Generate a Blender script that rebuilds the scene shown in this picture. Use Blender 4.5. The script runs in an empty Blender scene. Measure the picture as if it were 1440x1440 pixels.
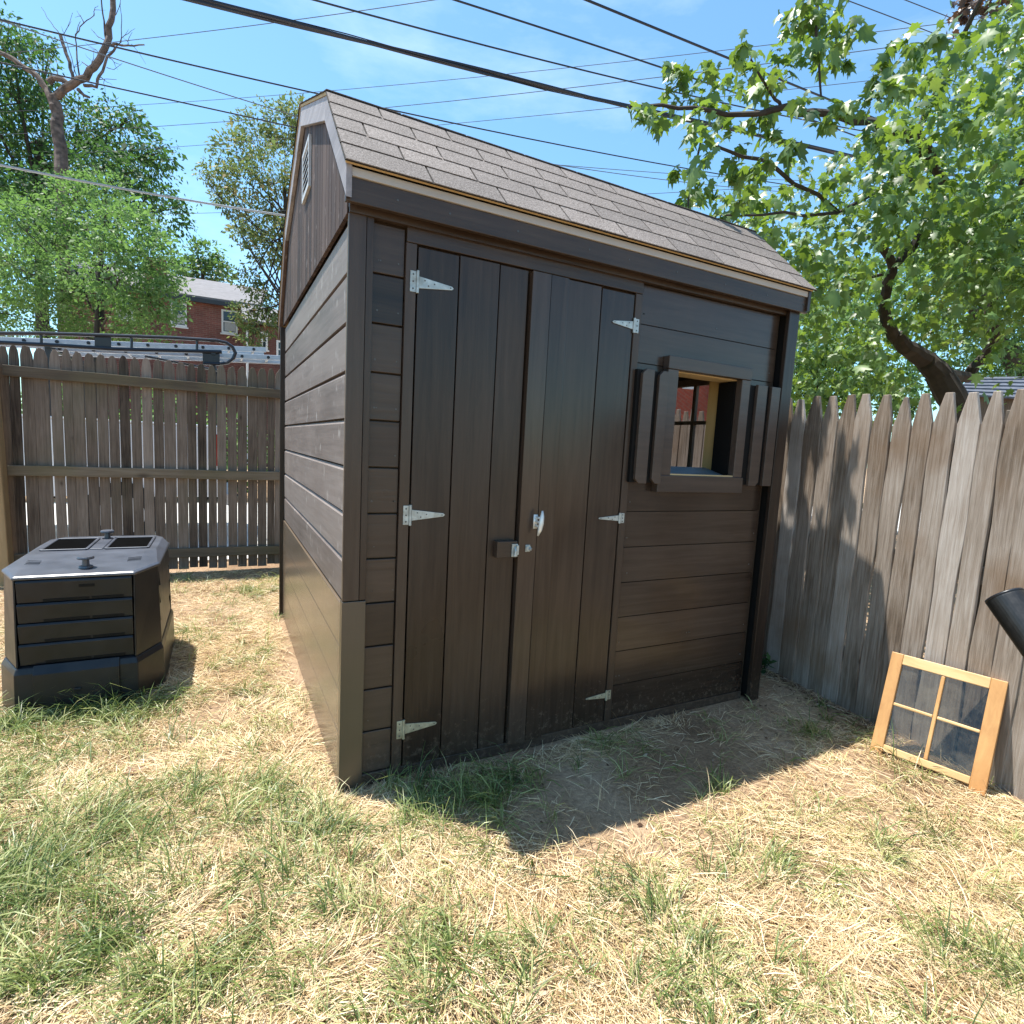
import bpy, bmesh, math, random
import numpy as np
from mathutils import Vector, Matrix, Quaternion

random.seed(7)
rng = np.random.default_rng(7)
SC = bpy.context.scene
COL = SC.collection

# ------------------------------------------------------------------ camera
CAM_POS = np.array([-0.4175, -2.2269, 1.45])
YAW, PITCH, ROLL, FPX = 0.48277, -0.11546, 0.052798, 780.9      # FPX for a 1440 px frame
FW = np.array([math.sin(YAW)*math.cos(PITCH), math.cos(YAW)*math.cos(PITCH), math.sin(PITCH)])
_rt = np.array([math.cos(YAW), -math.sin(YAW), 0.0])
_up = np.cross(_rt, FW)
RT = math.cos(ROLL)*_rt + math.sin(ROLL)*_up
UP = -math.sin(ROLL)*_rt + math.cos(ROLL)*_up
cam = bpy.data.cameras.new("camera")
cam.sensor_width = 36.0
cam.lens = FPX/1440*36.0
cam.clip_start = 0.05
cam.clip_end = 1000
camo = bpy.data.objects.new("camera", cam)
COL.objects.link(camo)
camo.matrix_world = Matrix(((RT[0], UP[0], -FW[0], CAM_POS[0]), (RT[1], UP[1], -FW[1], CAM_POS[1]),
                            (RT[2], UP[2], -FW[2], CAM_POS[2]), (0, 0, 0, 1)))
SC.camera = camo

# ------------------------------------------------------------------ sky, sun, exposure
SUN = Vector((-0.229, 0.22, 1.0)).normalized()
world = bpy.data.worlds.new("World")
SC.world = world
world.use_nodes = True
wn, wl = world.node_tree.nodes, world.node_tree.links
wn.clear()
wout = wn.new("ShaderNodeOutputWorld")
wbg = wn.new("ShaderNodeBackground")
wbg.inputs["Strength"].default_value = 0.104
sky = wn.new("ShaderNodeTexSky")
sky.sky_type = 'NISHITA'
sky.sun_disc = False
sky.sun_elevation = math.asin(SUN.z)
sky.sun_rotation = math.atan2(SUN.x, SUN.y)
sky.air_density = 1.0
sky.dust_density = 0.6
sky.ozone_density = 1.0
wtc = wn.new("ShaderNodeTexCoord")
wmap = wn.new("ShaderNodeMapping"); wmap.inputs["Scale"].default_value = (1.0, 1.0, 3.2)
wnoi = wn.new("ShaderNodeTexNoise"); wnoi.inputs["Scale"].default_value = 2.3
wnoi.inputs["Detail"].default_value = 7; wnoi.inputs["Roughness"].default_value = 0.6
wr = wn.new("ShaderNodeValToRGB")
wr.color_ramp.elements[0].position = 0.52; wr.color_ramp.elements[0].color = (0, 0, 0, 1)
wr.color_ramp.elements[1].position = 0.80; wr.color_ramp.elements[1].color = (1, 1, 1, 1)
wm = wn.new("ShaderNodeMath"); wm.operation = 'MULTIPLY'; wm.inputs[1].default_value = 0.24
wmix = wn.new("ShaderNodeMix"); wmix.data_type = 'RGBA'
wmix.inputs[7].default_value = (8.0, 8.6, 9.0, 1)
wl.new(wtc.outputs["Generated"], wmap.inputs[0]); wl.new(wmap.outputs[0], wnoi.inputs["Vector"])
wl.new(wnoi.outputs["Fac"], wr.inputs[0]); wl.new(wr.outputs[0], wm.inputs[0]); wl.new(wm.outputs[0], wmix.inputs[0])
wtint = wn.new("ShaderNodeMix"); wtint.data_type = 'RGBA'; wtint.blend_type = 'MULTIPLY'
wtint.inputs[0].default_value = 1.0; wtint.inputs[7].default_value = (0.82, 1.14, 1.20, 1)
wl.new(sky.outputs[0], wtint.inputs[6]); wl.new(wtint.outputs[2], wmix.inputs[6])
wl.new(wmix.outputs[2], wbg.inputs["Color"]); wl.new(wbg.outputs[0], wout.inputs[0])

sl = bpy.data.lights.new("sun", 'SUN')
sl.energy = 4.5
sl.angle = math.radians(0.55)
sl.color = (1.0, 0.955, 0.88)
so = bpy.data.objects.new("sun", sl)
COL.objects.link(so)
so.location = (-6, 6, 20)
so.rotation_euler = SUN.to_track_quat('Z', 'Y').to_euler()
SC.view_settings.view_transform = 'Standard'
SC.view_settings.look = 'None'
SC.view_settings.gamma = 1.0
SC.view_settings.use_curve_mapping = False
SC.view_settings.exposure = 1.19
SC.cycles.max_bounces = 8
SC.cycles.transparent_max_bounces = 12

# ------------------------------------------------------------------ measuring helpers
def ray(u, v):
    d = FW*FPX + (u-720)*RT - (v-720)*UP
    return CAM_POS, d/np.linalg.norm(d)

def at(u, v, ax, val):
    "point where the sight line through a photo pixel meets the plane axis=val"
    o, d = ray(u, v)
    return o + d*((val-o[ax])/d[ax])

def atd(u, v, depth):
    o, d = ray(u, v)
    return o + d*(depth/(d@FW))

def lerp(a, b, t):
    return a + (b-a)*t

# ------------------------------------------------------------------ noise
_perm = rng.random((256, 256))
def vnoise(x, y):
    x = np.asarray(x, float); y = np.asarray(y, float)
    xi, yi = np.floor(x).astype(int), np.floor(y).astype(int)
    fx, fy = x-xi, y-yi
    fx = fx*fx*(3-2*fx); fy = fy*fy*(3-2*fy)
    g = lambda a, b: _perm[a % 256, b % 256]
    return (g(xi, yi)*(1-fx)+g(xi+1, yi)*fx)*(1-fy) + (g(xi, yi+1)*(1-fx)+g(xi+1, yi+1)*fx)*fy
def fnoise(x, y, o=3):
    s, a, t = 0, 1, 0
    for k in range(o):
        s = s + a*vnoise(x*2**k+17*k, y*2**k+31*k); t += a; a *= .5
    return s/t

# ------------------------------------------------------------------ objects
def tag(o, label=None, cat=None, group=None, kind=None):
    if label: o['label'] = label
    if cat: o['category'] = cat
    if group: o['group'] = group
    if kind: o['kind'] = kind
    return o

def thing(name, label, cat, loc=(0, 0, 0), group=None):
    o = bpy.data.objects.new(name, None)
    o.empty_display_size = 0.1
    COL.objects.link(o)
    o.location = loc
    o['loc0'] = 0
    del o['loc0']
    return tag(o, label, cat, group)

def base_of(o):
    v = Vector((0, 0, 0))
    while o is not None:
        v = v + o.location
        o = o.parent
    return v

class MB:
    "collects shapes in world coordinates; build() links them as one mesh object"
    def __init__(s):
        s.v, s.f, s.t = [], [], []
    def add(s, verts, faces, tint=None):
        b = len(s.v)
        s.v += [tuple(map(float, p)) for p in verts]
        s.f += [tuple(i+b for i in f) for f in faces]
        t = random.random() if tint is None else tint
        s.t += [t]*len(faces)
        return s
    def box(s, x0, x1, y0, y1, z0, z1, tint=None):
        return s.add([(x0, y0, z0), (x1, y0, z0), (x1, y1, z0), (x0, y1, z0), (x0, y0, z1), (x1, y0, z1), (x1, y1, z1), (x0, y1, z1)],
                     [(0, 3, 2, 1), (4, 5, 6, 7), (0, 1, 5, 4), (1, 2, 6, 5), (2, 3, 7, 6), (3, 0, 4, 7)], tint)
    def prism(s, poly, off, tint=None):
        "poly: 3d points of one face; off: extrusion vector"
        n = len(poly)
        off = np.asarray(off, float)
        a = [np.asarray(p, float) for p in poly]
        return s.add(a+[p+off for p in a], [tuple(range(n-1, -1, -1)), tuple(range(n, 2*n))] +
                     [(i, (i+1) % n, n+(i+1) % n, n+i) for i in range(n)], tint)
    def bar(s, p, q, w, h, up=(0, 0, 1), tint=None):
        p, q = np.asarray(p, float), np.asarray(q, float)
        d = (q-p)/np.linalg.norm(q-p)
        a = np.cross(d, up); a = a/np.linalg.norm(a)
        b = np.cross(a, d)
        c = [p+a*w/2*i+b*h/2*j for i, j in ((-1, -1), (1, -1), (1, 1), (-1, 1))]
        return s.prism(c, q-p, tint)
    def tube(s, pts, r, n=8, cap=True, tint=None):
        pts = [np.asarray(p, float) for p in pts]
        rs = r if hasattr(r, '__len__') else [r]*len(pts)
        vs, fs = [], []
        ref = None
        for i, p in enumerate(pts):
            d = pts[min(i+1, len(pts)-1)]-pts[max(i-1, 0)]
            d = d/(np.linalg.norm(d)+1e-9)
            if ref is None:
                ref = np.array([0, 0, 1.0]) if abs(d[2]) < .9 else np.array([1.0, 0, 0])
            a = ref-d*(ref@d); a = a/(np.linalg.norm(a)+1e-9); ref = a
            b = np.cross(d, a)
            for k in range(n):
                th = 2*math.pi*k/n
                vs.append(p+(a*math.cos(th)+b*math.sin(th))*rs[i])
        for i in range(len(pts)-1):
            for k in range(n):
                k2 = (k+1) % n
                fs.append((i*n+k, i*n+k2, (i+1)*n+k2, (i+1)*n+k))
        if cap:
            fs.append(tuple(range(n-1, -1, -1))); m = (len(pts)-1)*n
            fs.append(tuple(m+k for k in range(n)))
        return s.add(vs, fs, tint)
    def loft(s, rings, cap=True, tint=None):
        n = len(rings[0]); vs, fs = [], []
        for r in rings: vs += list(r)
        for i in range(len(rings)-1):
            for k in range(n):
                k2 = (k+1) % n
                fs.append((i*n+k, i*n+k2, (i+1)*n+k2, (i+1)*n+k))
        if cap:
            fs.append(tuple(range(n-1, -1, -1))); m = (len(rings)-1)*n
            fs.append(tuple(m+k for k in range(n)))
        return s.add(vs, fs, tint)
    def build(s, name, mat, parent=None, bevel=0.0, smooth=False, label=None):
        me = bpy.data.meshes.new(name)
        off = base_of(parent) if parent is not None else Vector((0, 0, 0))
        me.from_pydata([(p[0]-off.x, p[1]-off.y, p[2]-off.z) for p in s.v], [], s.f)
        at_ = me.attributes.new('tint', 'FLOAT', 'FACE')
        at_.data.foreach_set('value', s.t)
        me.materials.append(mat)
        if smooth: me.polygons.foreach_set('use_smooth', [True]*len(me.polygons))
        me.update()
        o = bpy.data.objects.new(name, me)
        COL.objects.link(o)
        if parent is not None: o.parent = parent
        if bevel:
            m = o.modifiers.new('bevel', 'BEVEL'); m.width = bevel; m.segments = 2; m.limit_method = 'ANGLE'
        if label: o['label'] = label
        return o

def np_mesh(name, verts, loops, counts, tint, mat, parent=None, smooth=False):
    me = bpy.data.meshes.new(name)
    off = np.array(base_of(parent)) if parent is not None else np.zeros(3)
    verts = verts-off
    me.vertices.add(len(verts)); me.vertices.foreach_set('co', verts.astype(np.float32).ravel())
    me.loops.add(len(loops)); me.loops.foreach_set('vertex_index', loops.astype(np.int32))
    me.polygons.add(len(counts))
    st = np.concatenate([[0], np.cumsum(counts)[:-1]]).astype(np.int32)
    me.polygons.foreach_set('loop_start', st)
    a = me.attributes.new('tint', 'FLOAT', 'FACE'); a.data.foreach_set('value', tint.astype(np.float32))
    if smooth: me.polygons.foreach_set('use_smooth', np.ones(len(counts), bool))
    me.materials.append(mat)
    me.update(calc_edges=True)
    o = bpy.data.objects.new(name, me); COL.objects.link(o)
    if parent is not None: o.parent = parent
    return o

# ------------------------------------------------------------------ materials
def nmat(name):
    m = bpy.data.materials.new(name); m.use_nodes = True
    n, l = m.node_tree.nodes, m.node_tree.links
    return m, n, l, n["Principled BSDF"]

def ramp(n, stops):
    r = n.new("ShaderNodeValToRGB"); e = r.color_ramp.elements
    while len(e) < len(stops): e.new(0.5)
    for i, (p, c) in enumerate(stops):
        e[i].position = p; e[i].color = (*c, 1)
    return r

def attr_tint(n):
    a = n.new("ShaderNodeAttribute"); a.attribute_name = 'tint'
    return a.outputs["Fac"]

def mathn(n, l, op, a, b):
    m = n.new("ShaderNodeMath"); m.operation = op
    for i, x in enumerate((a, b)):
        if isinstance(x, (int, float)): m.inputs[i].default_value = x
        else: l.new(x, m.inputs[i])
    return m.outputs[0]

def mixc(n, l, fac, a, b, mode='MIX'):
    m = n.new("ShaderNodeMix"); m.data_type = 'RGBA'; m.blend_type = mode
    for i, x in ((0, fac), (6, a), (7, b)):
        if isinstance(x, (int, float)): m.inputs[i].default_value = x
        elif isinstance(x, tuple): m.inputs[i].default_value = (*x, 1)
        else: l.new(x, m.inputs[i])
    return m.outputs[2]

def wood(name, stops, axis='Z', rough=0.75, spec=0.3, bump=0.3, grain=28, knots=0.0, vary=0.35, stain=None, stain_scale=1.2,
         wear=None, coat=0.0, rough_vary=0.1, kscale=5.0, contrast=0.65, splash=False, stretch=0.055, ksize=1.0):
    m, n, l, b = nmat(name)
    tc = n.new("ShaderNodeTexCoord")
    oi = n.new("ShaderNodeObjectInfo")
    t = attr_tint(n)
    rnd = mathn(n, l, 'ADD', mathn(n, l, 'MULTIPLY', t, 13.7), mathn(n, l, 'MULTIPLY', oi.outputs["Random"], 29.3))
    mp = n.new("ShaderNodeMapping")
    k = stretch
    mp.inputs["Scale"].default_value = {'Z': (1, 1, k), 'X': (k, 1, 1), 'Y': (1, k, 1)}[axis]
    l.new(tc.outputs["Object"], mp.inputs[0])
    no = n.new("ShaderNodeTexNoise"); no.noise_dimensions = '4D'
    no.inputs["Scale"].default_value = grain; no.inputs["Detail"].default_value = 8; no.inputs["Roughness"].default_value = 0.65
    no.inputs["Distortion"].default_value = 0.6
    l.new(mp.outputs[0], no.inputs["Vector"]); l.new(rnd, no.inputs["W"])
    lo = n.new("ShaderNodeTexNoise"); lo.noise_dimensions = '4D'; lo.inputs["Scale"].default_value = 2.2; lo.inputs["Detail"].default_value = 4
    l.new(tc.outputs["Object"], lo.inputs["Vector"]); l.new(rnd, lo.inputs["W"])
    f = mathn(n, l, 'ADD', mathn(n, l, 'MULTIPLY', no.outputs["Fac"], contrast), mathn(n, l, 'MULTIPLY', lo.outputs["Fac"], 0.35))
    v = mathn(n, l, 'FRACT', rnd, 0)
    f = mathn(n, l, 'ADD', f, mathn(n, l, 'MULTIPLY', mathn(n, l, 'SUBTRACT', v, 0.5), vary))
    r = ramp(n, stops); l.new(f, r.inputs[0])
    c = r.outputs[0]
    if knots:
        vo = n.new("ShaderNodeTexVoronoi"); vo.voronoi_dimensions = '4D'; vo.inputs["Scale"].default_value = kscale
        m2 = n.new("ShaderNodeMapping"); m2.inputs["Scale"].default_value = {'Z': (1, 1, .55), 'X': (.55, 1, 1), 'Y': (1, .55, 1)}[axis]
        l.new(tc.outputs["Object"], m2.inputs[0]); l.new(m2.outputs[0], vo.inputs["Vector"]); l.new(rnd, vo.inputs["W"])
        kr = ramp(n, [(0.0, (1, 1, 1)), (0.07*ksize, (0.8, .8, .8)), (0.16*ksize, (0.18, .18, .18)), (0.24*ksize, (0, 0, 0))]); l.new(vo.outputs["Distance"], kr.inputs[0])
        kf = mathn(n, l, 'MULTIPLY', kr.outputs[0], knots)
        c = mixc(n, l, kf, c, (0.035, 0.024, 0.018))
    if stain:
        s1 = n.new("ShaderNodeTexNoise"); s1.inputs["Scale"].default_value = stain_scale; s1.inputs["Detail"].default_value = 6
        l.new(tc.outputs["Object"], s1.inputs["Vector"])
        sr = ramp(n, [(0.5, (0, 0, 0)), (0.68, (1, 1, 1))]); l.new(s1.outputs["Fac"], sr.inputs[0])
        c = mixc(n, l, mathn(n, l, 'MULTIPLY', sr.outputs[0], 0.6), c, stain)
    if wear:
        s2 = n.new("ShaderNodeTexNoise"); s2.inputs["Scale"].default_value = 60; s2.inputs["Detail"].default_value = 5
        m3 = n.new("ShaderNodeMapping"); m3.inputs["Scale"].default_value = (1, .35, .22)
        l.new(tc.outputs["Object"], m3.inputs[0]); l.new(m3.outputs[0], s2.inputs["Vector"])
        sr = ramp(n, [(0.62, (0, 0, 0)), (0.74, (1, 1, 1))]); l.new(s2.outputs["Fac"], sr.inputs[0])
        c = mixc(n, l, mathn(n, l, 'MULTIPLY', sr.outputs[0], 0.5), c, wear)
    if splash:
        sx_ = n.new("ShaderNodeSeparateXYZ"); l.new(tc.outputs["Object"], sx_.inputs[0])
        s3 = n.new("ShaderNodeTexNoise"); s3.inputs["Scale"].default_value = 34; s3.inputs["Detail"].default_value = 9; s3.inputs["Roughness"].default_value = 0.75
        l.new(tc.outputs["Object"], s3.inputs["Vector"])
        hgt = mathn(n, l, 'SUBTRACT', 1.0, mathn(n, l, 'MULTIPLY', sx_.outputs["Z"], 3.2))
        ff = mathn(n, l, 'MULTIPLY', mathn(n, l, 'SUBTRACT', mathn(n, l, 'ADD', s3.outputs["Fac"], mathn(n, l, 'MULTIPLY', hgt, 0.14)), 0.62), 4.0)
        fc = n.new("ShaderNodeClamp"); l.new(ff, fc.inputs[0]); fc.inputs[2].default_value = 0.5
        c = mixc(n, l, fc.outputs[0], c, (0.17, 0.125, 0.09))
    l.new(c, b.inputs["Base Color"])
    b.inputs["Roughness"].default_value = rough
    if rough_vary:
        l.new(mathn(n, l, 'ADD', rough-rough_vary, mathn(n, l, 'MULTIPLY', lo.outputs["Fac"], 2*rough_vary)), b.inputs["Roughness"])
    b.inputs["Specular IOR Level"].default_value = spec
    if coat: b.inputs["Coat Weight"].default_value = coat
    bp = n.new("ShaderNodeBump"); bp.inputs["Strength"].default_value = bump; bp.inputs["Distance"].default_value = 0.004
    l.new(no.outputs["Fac"], bp.inputs["Height"]); l.new(bp.outputs[0], b.inputs["Normal"])
    return m

def plain(name, col, rough=0.5, metal=0.0, spec=0.5, var=0.12, scale=18.0, bump=0.0, dirt=None):
    m, n, l, b = nmat(name)
    tc = n.new("ShaderNodeTexCoord")
    no = n.new("ShaderNodeTexNoise"); no.inputs["Scale"].default_value = scale; no.inputs["Detail"].default_value = 6
    l.new(tc.outputs["Object"], no.inputs["Vector"])
    lo = tuple(c*(1-var) for c in col); hi = tuple(min(1, c*(1+var)) for c in col)
    r = ramp(n, [(0.3, lo), (0.7, hi)]); l.new(no.outputs["Fac"], r.inputs[0])
    c = r.outputs[0]
    if dirt:
        d = n.new("ShaderNodeTexNoise"); d.inputs["Scale"].default_value = scale*0.3; d.inputs["Detail"].default_value = 8
        l.new(tc.outputs["Object"], d.inputs["Vector"])
        dr = ramp(n, [(0.5, (0, 0, 0)), (0.7, (1, 1, 1))]); l.new(d.outputs["Fac"], dr.inputs[0])
        c = mixc(n, l, mathn(n, l, 'MULTIPLY', dr.outputs[0], 0.6), c, dirt)
    l.new(c, b.inputs["Base Color"])
    l.new(mathn(n, l, 'ADD', rough-0.08, mathn(n, l, 'MULTIPLY', no.outputs["Fac"], 0.16)), b.inputs["Roughness"])
    b.inputs["Metallic"].default_value = metal
    b.inputs["Specular IOR Level"].default_value = spec
    if bump:
        bp = n.new("ShaderNodeBump"); bp.inputs["Strength"].default_value = bump; bp.inputs["Distance"].default_value = 0.003
        l.new(no.outputs["Fac"], bp.inputs["Height"]); l.new(bp.outputs[0], b.inputs["Normal"])
    return m

def leafmat(name, stops, trans=0.45, tcol=(0.16, 0.34, 0.03), rough=0.42, spec=0.5):
    m, n, l, b = nmat(name)
    t = attr_tint(n)
    r = ramp(n, stops); l.new(t, r.inputs[0])
    l.new(r.outputs[0], b.inputs["Base Color"])
    b.inputs["Roughness"].default_value = rough
    b.inputs["Specular IOR Level"].default_value = spec
    tr = n.new("ShaderNodeBsdfTranslucent")
    l.new(mixc(n, l, 0.75, r.outputs[0], tcol), tr.inputs["Color"])
    mx = n.new("ShaderNodeMixShader"); mx.inputs[0].default_value = trans
    l.new(b.outputs[0], mx.inputs[1]); l.new(tr.outputs[0], mx.inputs[2])
    l.new(mx.outputs[0], n["Material Output"].inputs["Surface"])
    return m

def brick(name, c1, c2, mortar, scale=1.0, rot=(math.pi/2, 0, 0)):
    m, n, l, b = nmat(name)
    tc = n.new("ShaderNodeTexCoord"); mp = n.new("ShaderNodeMapping")
    mp.inputs["Rotation"].default_value = rot
    l.new(tc.outputs["Object"], mp.inputs[0])
    br = n.new("ShaderNodeTexBrick"); br.inputs["Scale"].default_value = 1.0
    br.inputs["Brick Width"].default_value = 0.23*scale; br.inputs["Row Height"].default_value = 0.076*scale
    br.inputs["Mortar Size"].default_value = 0.006*scale
    br.inputs["Color1"].default_value = (*c1, 1); br.inputs["Color2"].default_value = (*c2, 1); br.inputs["Mortar"].default_value = (*mortar, 1)
    l.new(mp.outputs[0], br.inputs["Vector"])
    no = n.new("ShaderNodeTexNoise"); no.inputs["Scale"].default_value = 1.4; no.inputs["Detail"].default_value = 7
    l.new(tc.outputs["Object"], no.inputs["Vector"])
    rr = ramp(n, [(0.3, (0.6, 0.6, 0.6)), (0.7, (1.15, 1.12, 1.1))]); l.new(no.outputs["Fac"], rr.inputs[0])
    l.new(mixc(n, l, 1.0, br.outputs["Color"], rr.outputs[0], 'MULTIPLY'), b.inputs["Base Color"])
    b.inputs["Roughness"].default_value = 0.85
    return m

def glass(name, tint=(0.95, 0.97, 0.96), refl=0.06, dirt=0.12, dirtcol=(0.35, 0.34, 0.30)):
    "thin pane: straight-through light, sky reflections, a film of dust"
    m, n, l, b = nmat(name)
    tp = n.new("ShaderNodeBsdfTransparent"); tp.inputs[0].default_value = (*tint, 1)
    gl = n.new("ShaderNodeBsdfGlossy"); gl.inputs["Roughness"].default_value = 0.02
    lw = n.new("ShaderNodeLayerWeight"); lw.inputs[0].default_value = 0.5
    fr_ = mathn(n, l, "ADD", 0.04, mathn(n, l, "MULTIPLY", mathn(n, l, "POWER", lw.outputs["Facing"], 5.0), 0.9))
    mx = n.new("ShaderNodeMixShader"); l.new(fr_, mx.inputs[0]); l.new(tp.outputs[0], mx.inputs[1]); l.new(gl.outputs[0], mx.inputs[2])
    df = n.new("ShaderNodeBsdfDiffuse"); df.inputs[0].default_value = (*dirtcol, 1)
    tc = n.new("ShaderNodeTexCoord"); no = n.new("ShaderNodeTexNoise"); no.inputs["Scale"].default_value = 9; no.inputs["Detail"].default_value = 9
    no.inputs["Roughness"].default_value = 0.7
    l.new(tc.outputs["Object"], no.inputs["Vector"])
    r = ramp(n, [(0.42, (0, 0, 0)), (0.75, (1, 1, 1))]); l.new(no.outputs["Fac"], r.inputs[0])
    mx2 = n.new("ShaderNodeMixShader"); l.new(mathn(n, l, 'MULTIPLY', r.outputs[0], dirt), mx2.inputs[0])
    l.new(mx.outputs[0], mx2.inputs[1]); l.new(df.outputs[0], mx2.inputs[2])
    l.new(mx2.outputs[0], n["Material Output"].inputs["Surface"])
    return m

PAINT = [(0.24, (0.017, 0.0105, 0.0078)), (0.48, (0.043, 0.0285, 0.0200)), (0.78, (0.076, 0.053, 0.039))]
M = {}
M['paint_h'] = wood('brown_paint_horizontal', PAINT, 'X', rough=0.33, spec=0.38, bump=0.42, vary=0.4, knots=0.5, rough_vary=0.16, splash=True, grain=34)
M['paint_v'] = wood('brown_paint_vertical', PAINT, 'Z', rough=0.33, spec=0.38, bump=0.42, vary=0.4, knots=0.5, rough_vary=0.16, splash=True, grain=34)
M['paint_smooth_h'] = wood('smooth_satin_brown_boards', PAINT, 'X', rough=0.21, spec=0.45, bump=0.16, vary=0.22, knots=0.4, rough_vary=0.07, splash=True, grain=34)
M['paint_smooth_v'] = wood('smooth_satin_brown_door_boards', PAINT, 'Z', rough=0.21, spec=0.45, bump=0.16, vary=0.22, knots=0.4, rough_vary=0.07, splash=True, grain=34)
M['paint_frame'] = wood('window_trim_paint', [(0.24, (0.035, 0.025, 0.020)), (0.5, (0.066, 0.047, 0.036)), (0.8, (0.10, 0.074, 0.058))], 'X', rough=0.36, spec=0.5, bump=0.3, vary=0.2)
M['paint_new'] = wood('fresh_brown_paint', [(0.3, (0.115, 0.085, 0.059)), (0.8, (0.16, 0.12, 0.084))], 'Y', rough=0.24, spec=1.0, bump=0.04, vary=0.1, rough_vary=0.06)
M['paint_new_v'] = wood('fresh_brown_paint_upright', [(0.3, (0.050, 0.040, 0.028)), (0.8, (0.068, 0.054, 0.038))], 'Z', rough=0.3, spec=0.8, bump=0.05, vary=0.1)
M['side_old'] = wood('weathered_brown_side_boards', [(0.25, (0.10, 0.076, 0.064)), (0.5, (0.19, 0.153, 0.134)), (0.8, (0.29, 0.245, 0.22))], 'Y',
                     rough=0.5, spec=0.45, bump=0.25, vary=0.2, wear=(0.48, 0.45, 0.42))
M['gable'] = wood('weathered_gable_boards', [(0.25, (0.026, 0.014, 0.010)), (0.5, (0.058, 0.034, 0.025)), (0.8, (0.125, 0.082, 0.064))], 'Z',
                  rough=0.7, bump=0.4, vary=0.35, grain=40, wear=(0.3, 0.26, 0.24))
M['rake'] = wood('faded_grey_trim', [(0.25, (0.15, 0.14, 0.145)), (0.55, (0.31, 0.29, 0.30)), (0.8, (0.52, 0.50, 0.50))], 'Y', rough=0.6, bump=0.3, vary=0.1)
M['raw'] = wood('raw_yellow_wood', [(0.25, (0.42, 0.27, 0.10)), (0.55, (0.56, 0.38, 0.15)), (0.8, (0.66, 0.47, 0.21))], 'Z', rough=0.7, bump=0.2)
M['raw_x'] = wood('raw_yellow_wood_edge', [(0.25, (0.36, 0.25, 0.11)), (0.55, (0.50, 0.37, 0.19)), (0.8, (0.6, 0.46, 0.26))], 'X', rough=0.7, bump=0.2)
M['rawedge'] = wood('raw_weathered_edge', [(0.25, (0.15, 0.11, 0.075)), (0.55, (0.25, 0.195, 0.14)), (0.8, (0.34, 0.28, 0.21))], 'Z', rough=0.8, bump=0.3)
M['drip'] = wood('grey_primed_strip', [(0.25, (0.32, 0.30, 0.28)), (0.8, (0.52, 0.49, 0.46))], 'X', rough=0.6, bump=0.15)
M['black'] = plain('near_black_parts_and_shade', (0.006, 0.0055, 0.005), rough=0.7, spec=0.2)  # near-black parts; also paints the shade in gaps and slots
M['well_shade'] = plain('black_well_shade', (0.004, 0.004, 0.004), rough=0.9, spec=0.0)  # shade of the lid wells as plain black colour
M['inside'] = wood('bare_inside_boards', [(0.3, (0.05, 0.035, 0.022)), (0.8, (0.10, 0.07, 0.045))], 'X', rough=0.85)
M['sill'] = plain('blue_grey_sill_paint', (0.10, 0.13, 0.15), rough=0.45, dirt=(0.06, 0.06, 0.055))
M['galv'] = plain('galvanised_steel', (0.44, 0.48, 0.47), rough=0.5, metal=0.6, var=0.22, scale=45, dirt=(0.24, 0.22, 0.17))
M['galv_yellow_sheen'] = plain('steel_yellow_reflection', (0.40, 0.38, 0.27), rough=0.55, metal=0.35, var=0.25, scale=45, dirt=(0.2, 0.17, 0.10))  # yellowish reflection on the lower hinges, put into the steel colour
M['screw'] = plain('dark_screw', (0.10, 0.10, 0.095), rough=0.5, metal=0.6)
M['alu'] = plain('aluminium', (0.46, 0.47, 0.49), rough=0.45, metal=0.75, var=0.12, scale=12)
M['white_alu'] = plain('pale_cleat_metal', (0.72, 0.72, 0.68), rough=0.35, metal=0.3, var=0.1)
M['vent'] = plain('pale_vent_plastic', (0.50, 0.52, 0.54), rough=0.5, var=0.1)
M['plastic'] = plain('black_plastic', (0.009, 0.0105, 0.0135), rough=0.36, spec=0.38, var=0.3, scale=14, dirt=(0.028, 0.027, 0.026), bump=0.25)
M['lidplastic'] = plain('faded_lid_sky_sheen', (0.050, 0.054, 0.068), rough=0.36, spec=0.9, var=0.25, scale=8, dirt=(0.06, 0.06, 0.065))  # faded plastic, lightened bluish to carry the sky reflection
M['rack'] = plain('black_rack_steel', (0.012, 0.013, 0.017), rough=0.35, spec=0.5)
M['pipe'] = plain('black_pipe_coating', (0.012, 0.012, 0.012), rough=0.45, spec=0.5, var=0.3, bump=0.06, scale=60)
M['whitecar'] = plain('white_car_paint', (0.82, 0.82, 0.82), rough=0.25, var=0.02)
M['red'] = plain('red_lens', (0.45, 0.015, 0.012), rough=0.2)
M['darkglass'] = plain('dark_window_glass', (0.02, 0.025, 0.03), rough=0.08, spec=0.6)
M['rubber'] = plain('tyre_rubber', (0.012, 0.012, 0.012), rough=0.8)
M['fence_l'] = wood('weathered_stockade_boards', [(0.24, (0.038, 0.027, 0.020)), (0.42, (0.118, 0.089, 0.068)), (0.58, (0.195, 0.153, 0.122)), (0.8, (0.33, 0.27, 0.225))],
                    'Z', rough=0.85, bump=0.6, knots=0.95, vary=0.4, stain=(0.12, 0.11, 0.07), kscale=8.5, grain=75, stretch=0.045, ksize=0.8)
M['fence_r'] = wood('silvery_picket_boards', [(0.18, (0.050, 0.034, 0.023)), (0.32, (0.165, 0.125, 0.092)), (0.46, (0.31, 0.258, 0.212)), (0.70, (0.54, 0.49, 0.445))],
                    'Z', rough=0.75, bump=0.8, knots=0.85, vary=0.24, stain=(0.20, 0.125, 0.072), stain_scale=2.2, kscale=8.5, grain=85, contrast=0.58, stretch=0.045, ksize=0.7)
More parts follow.
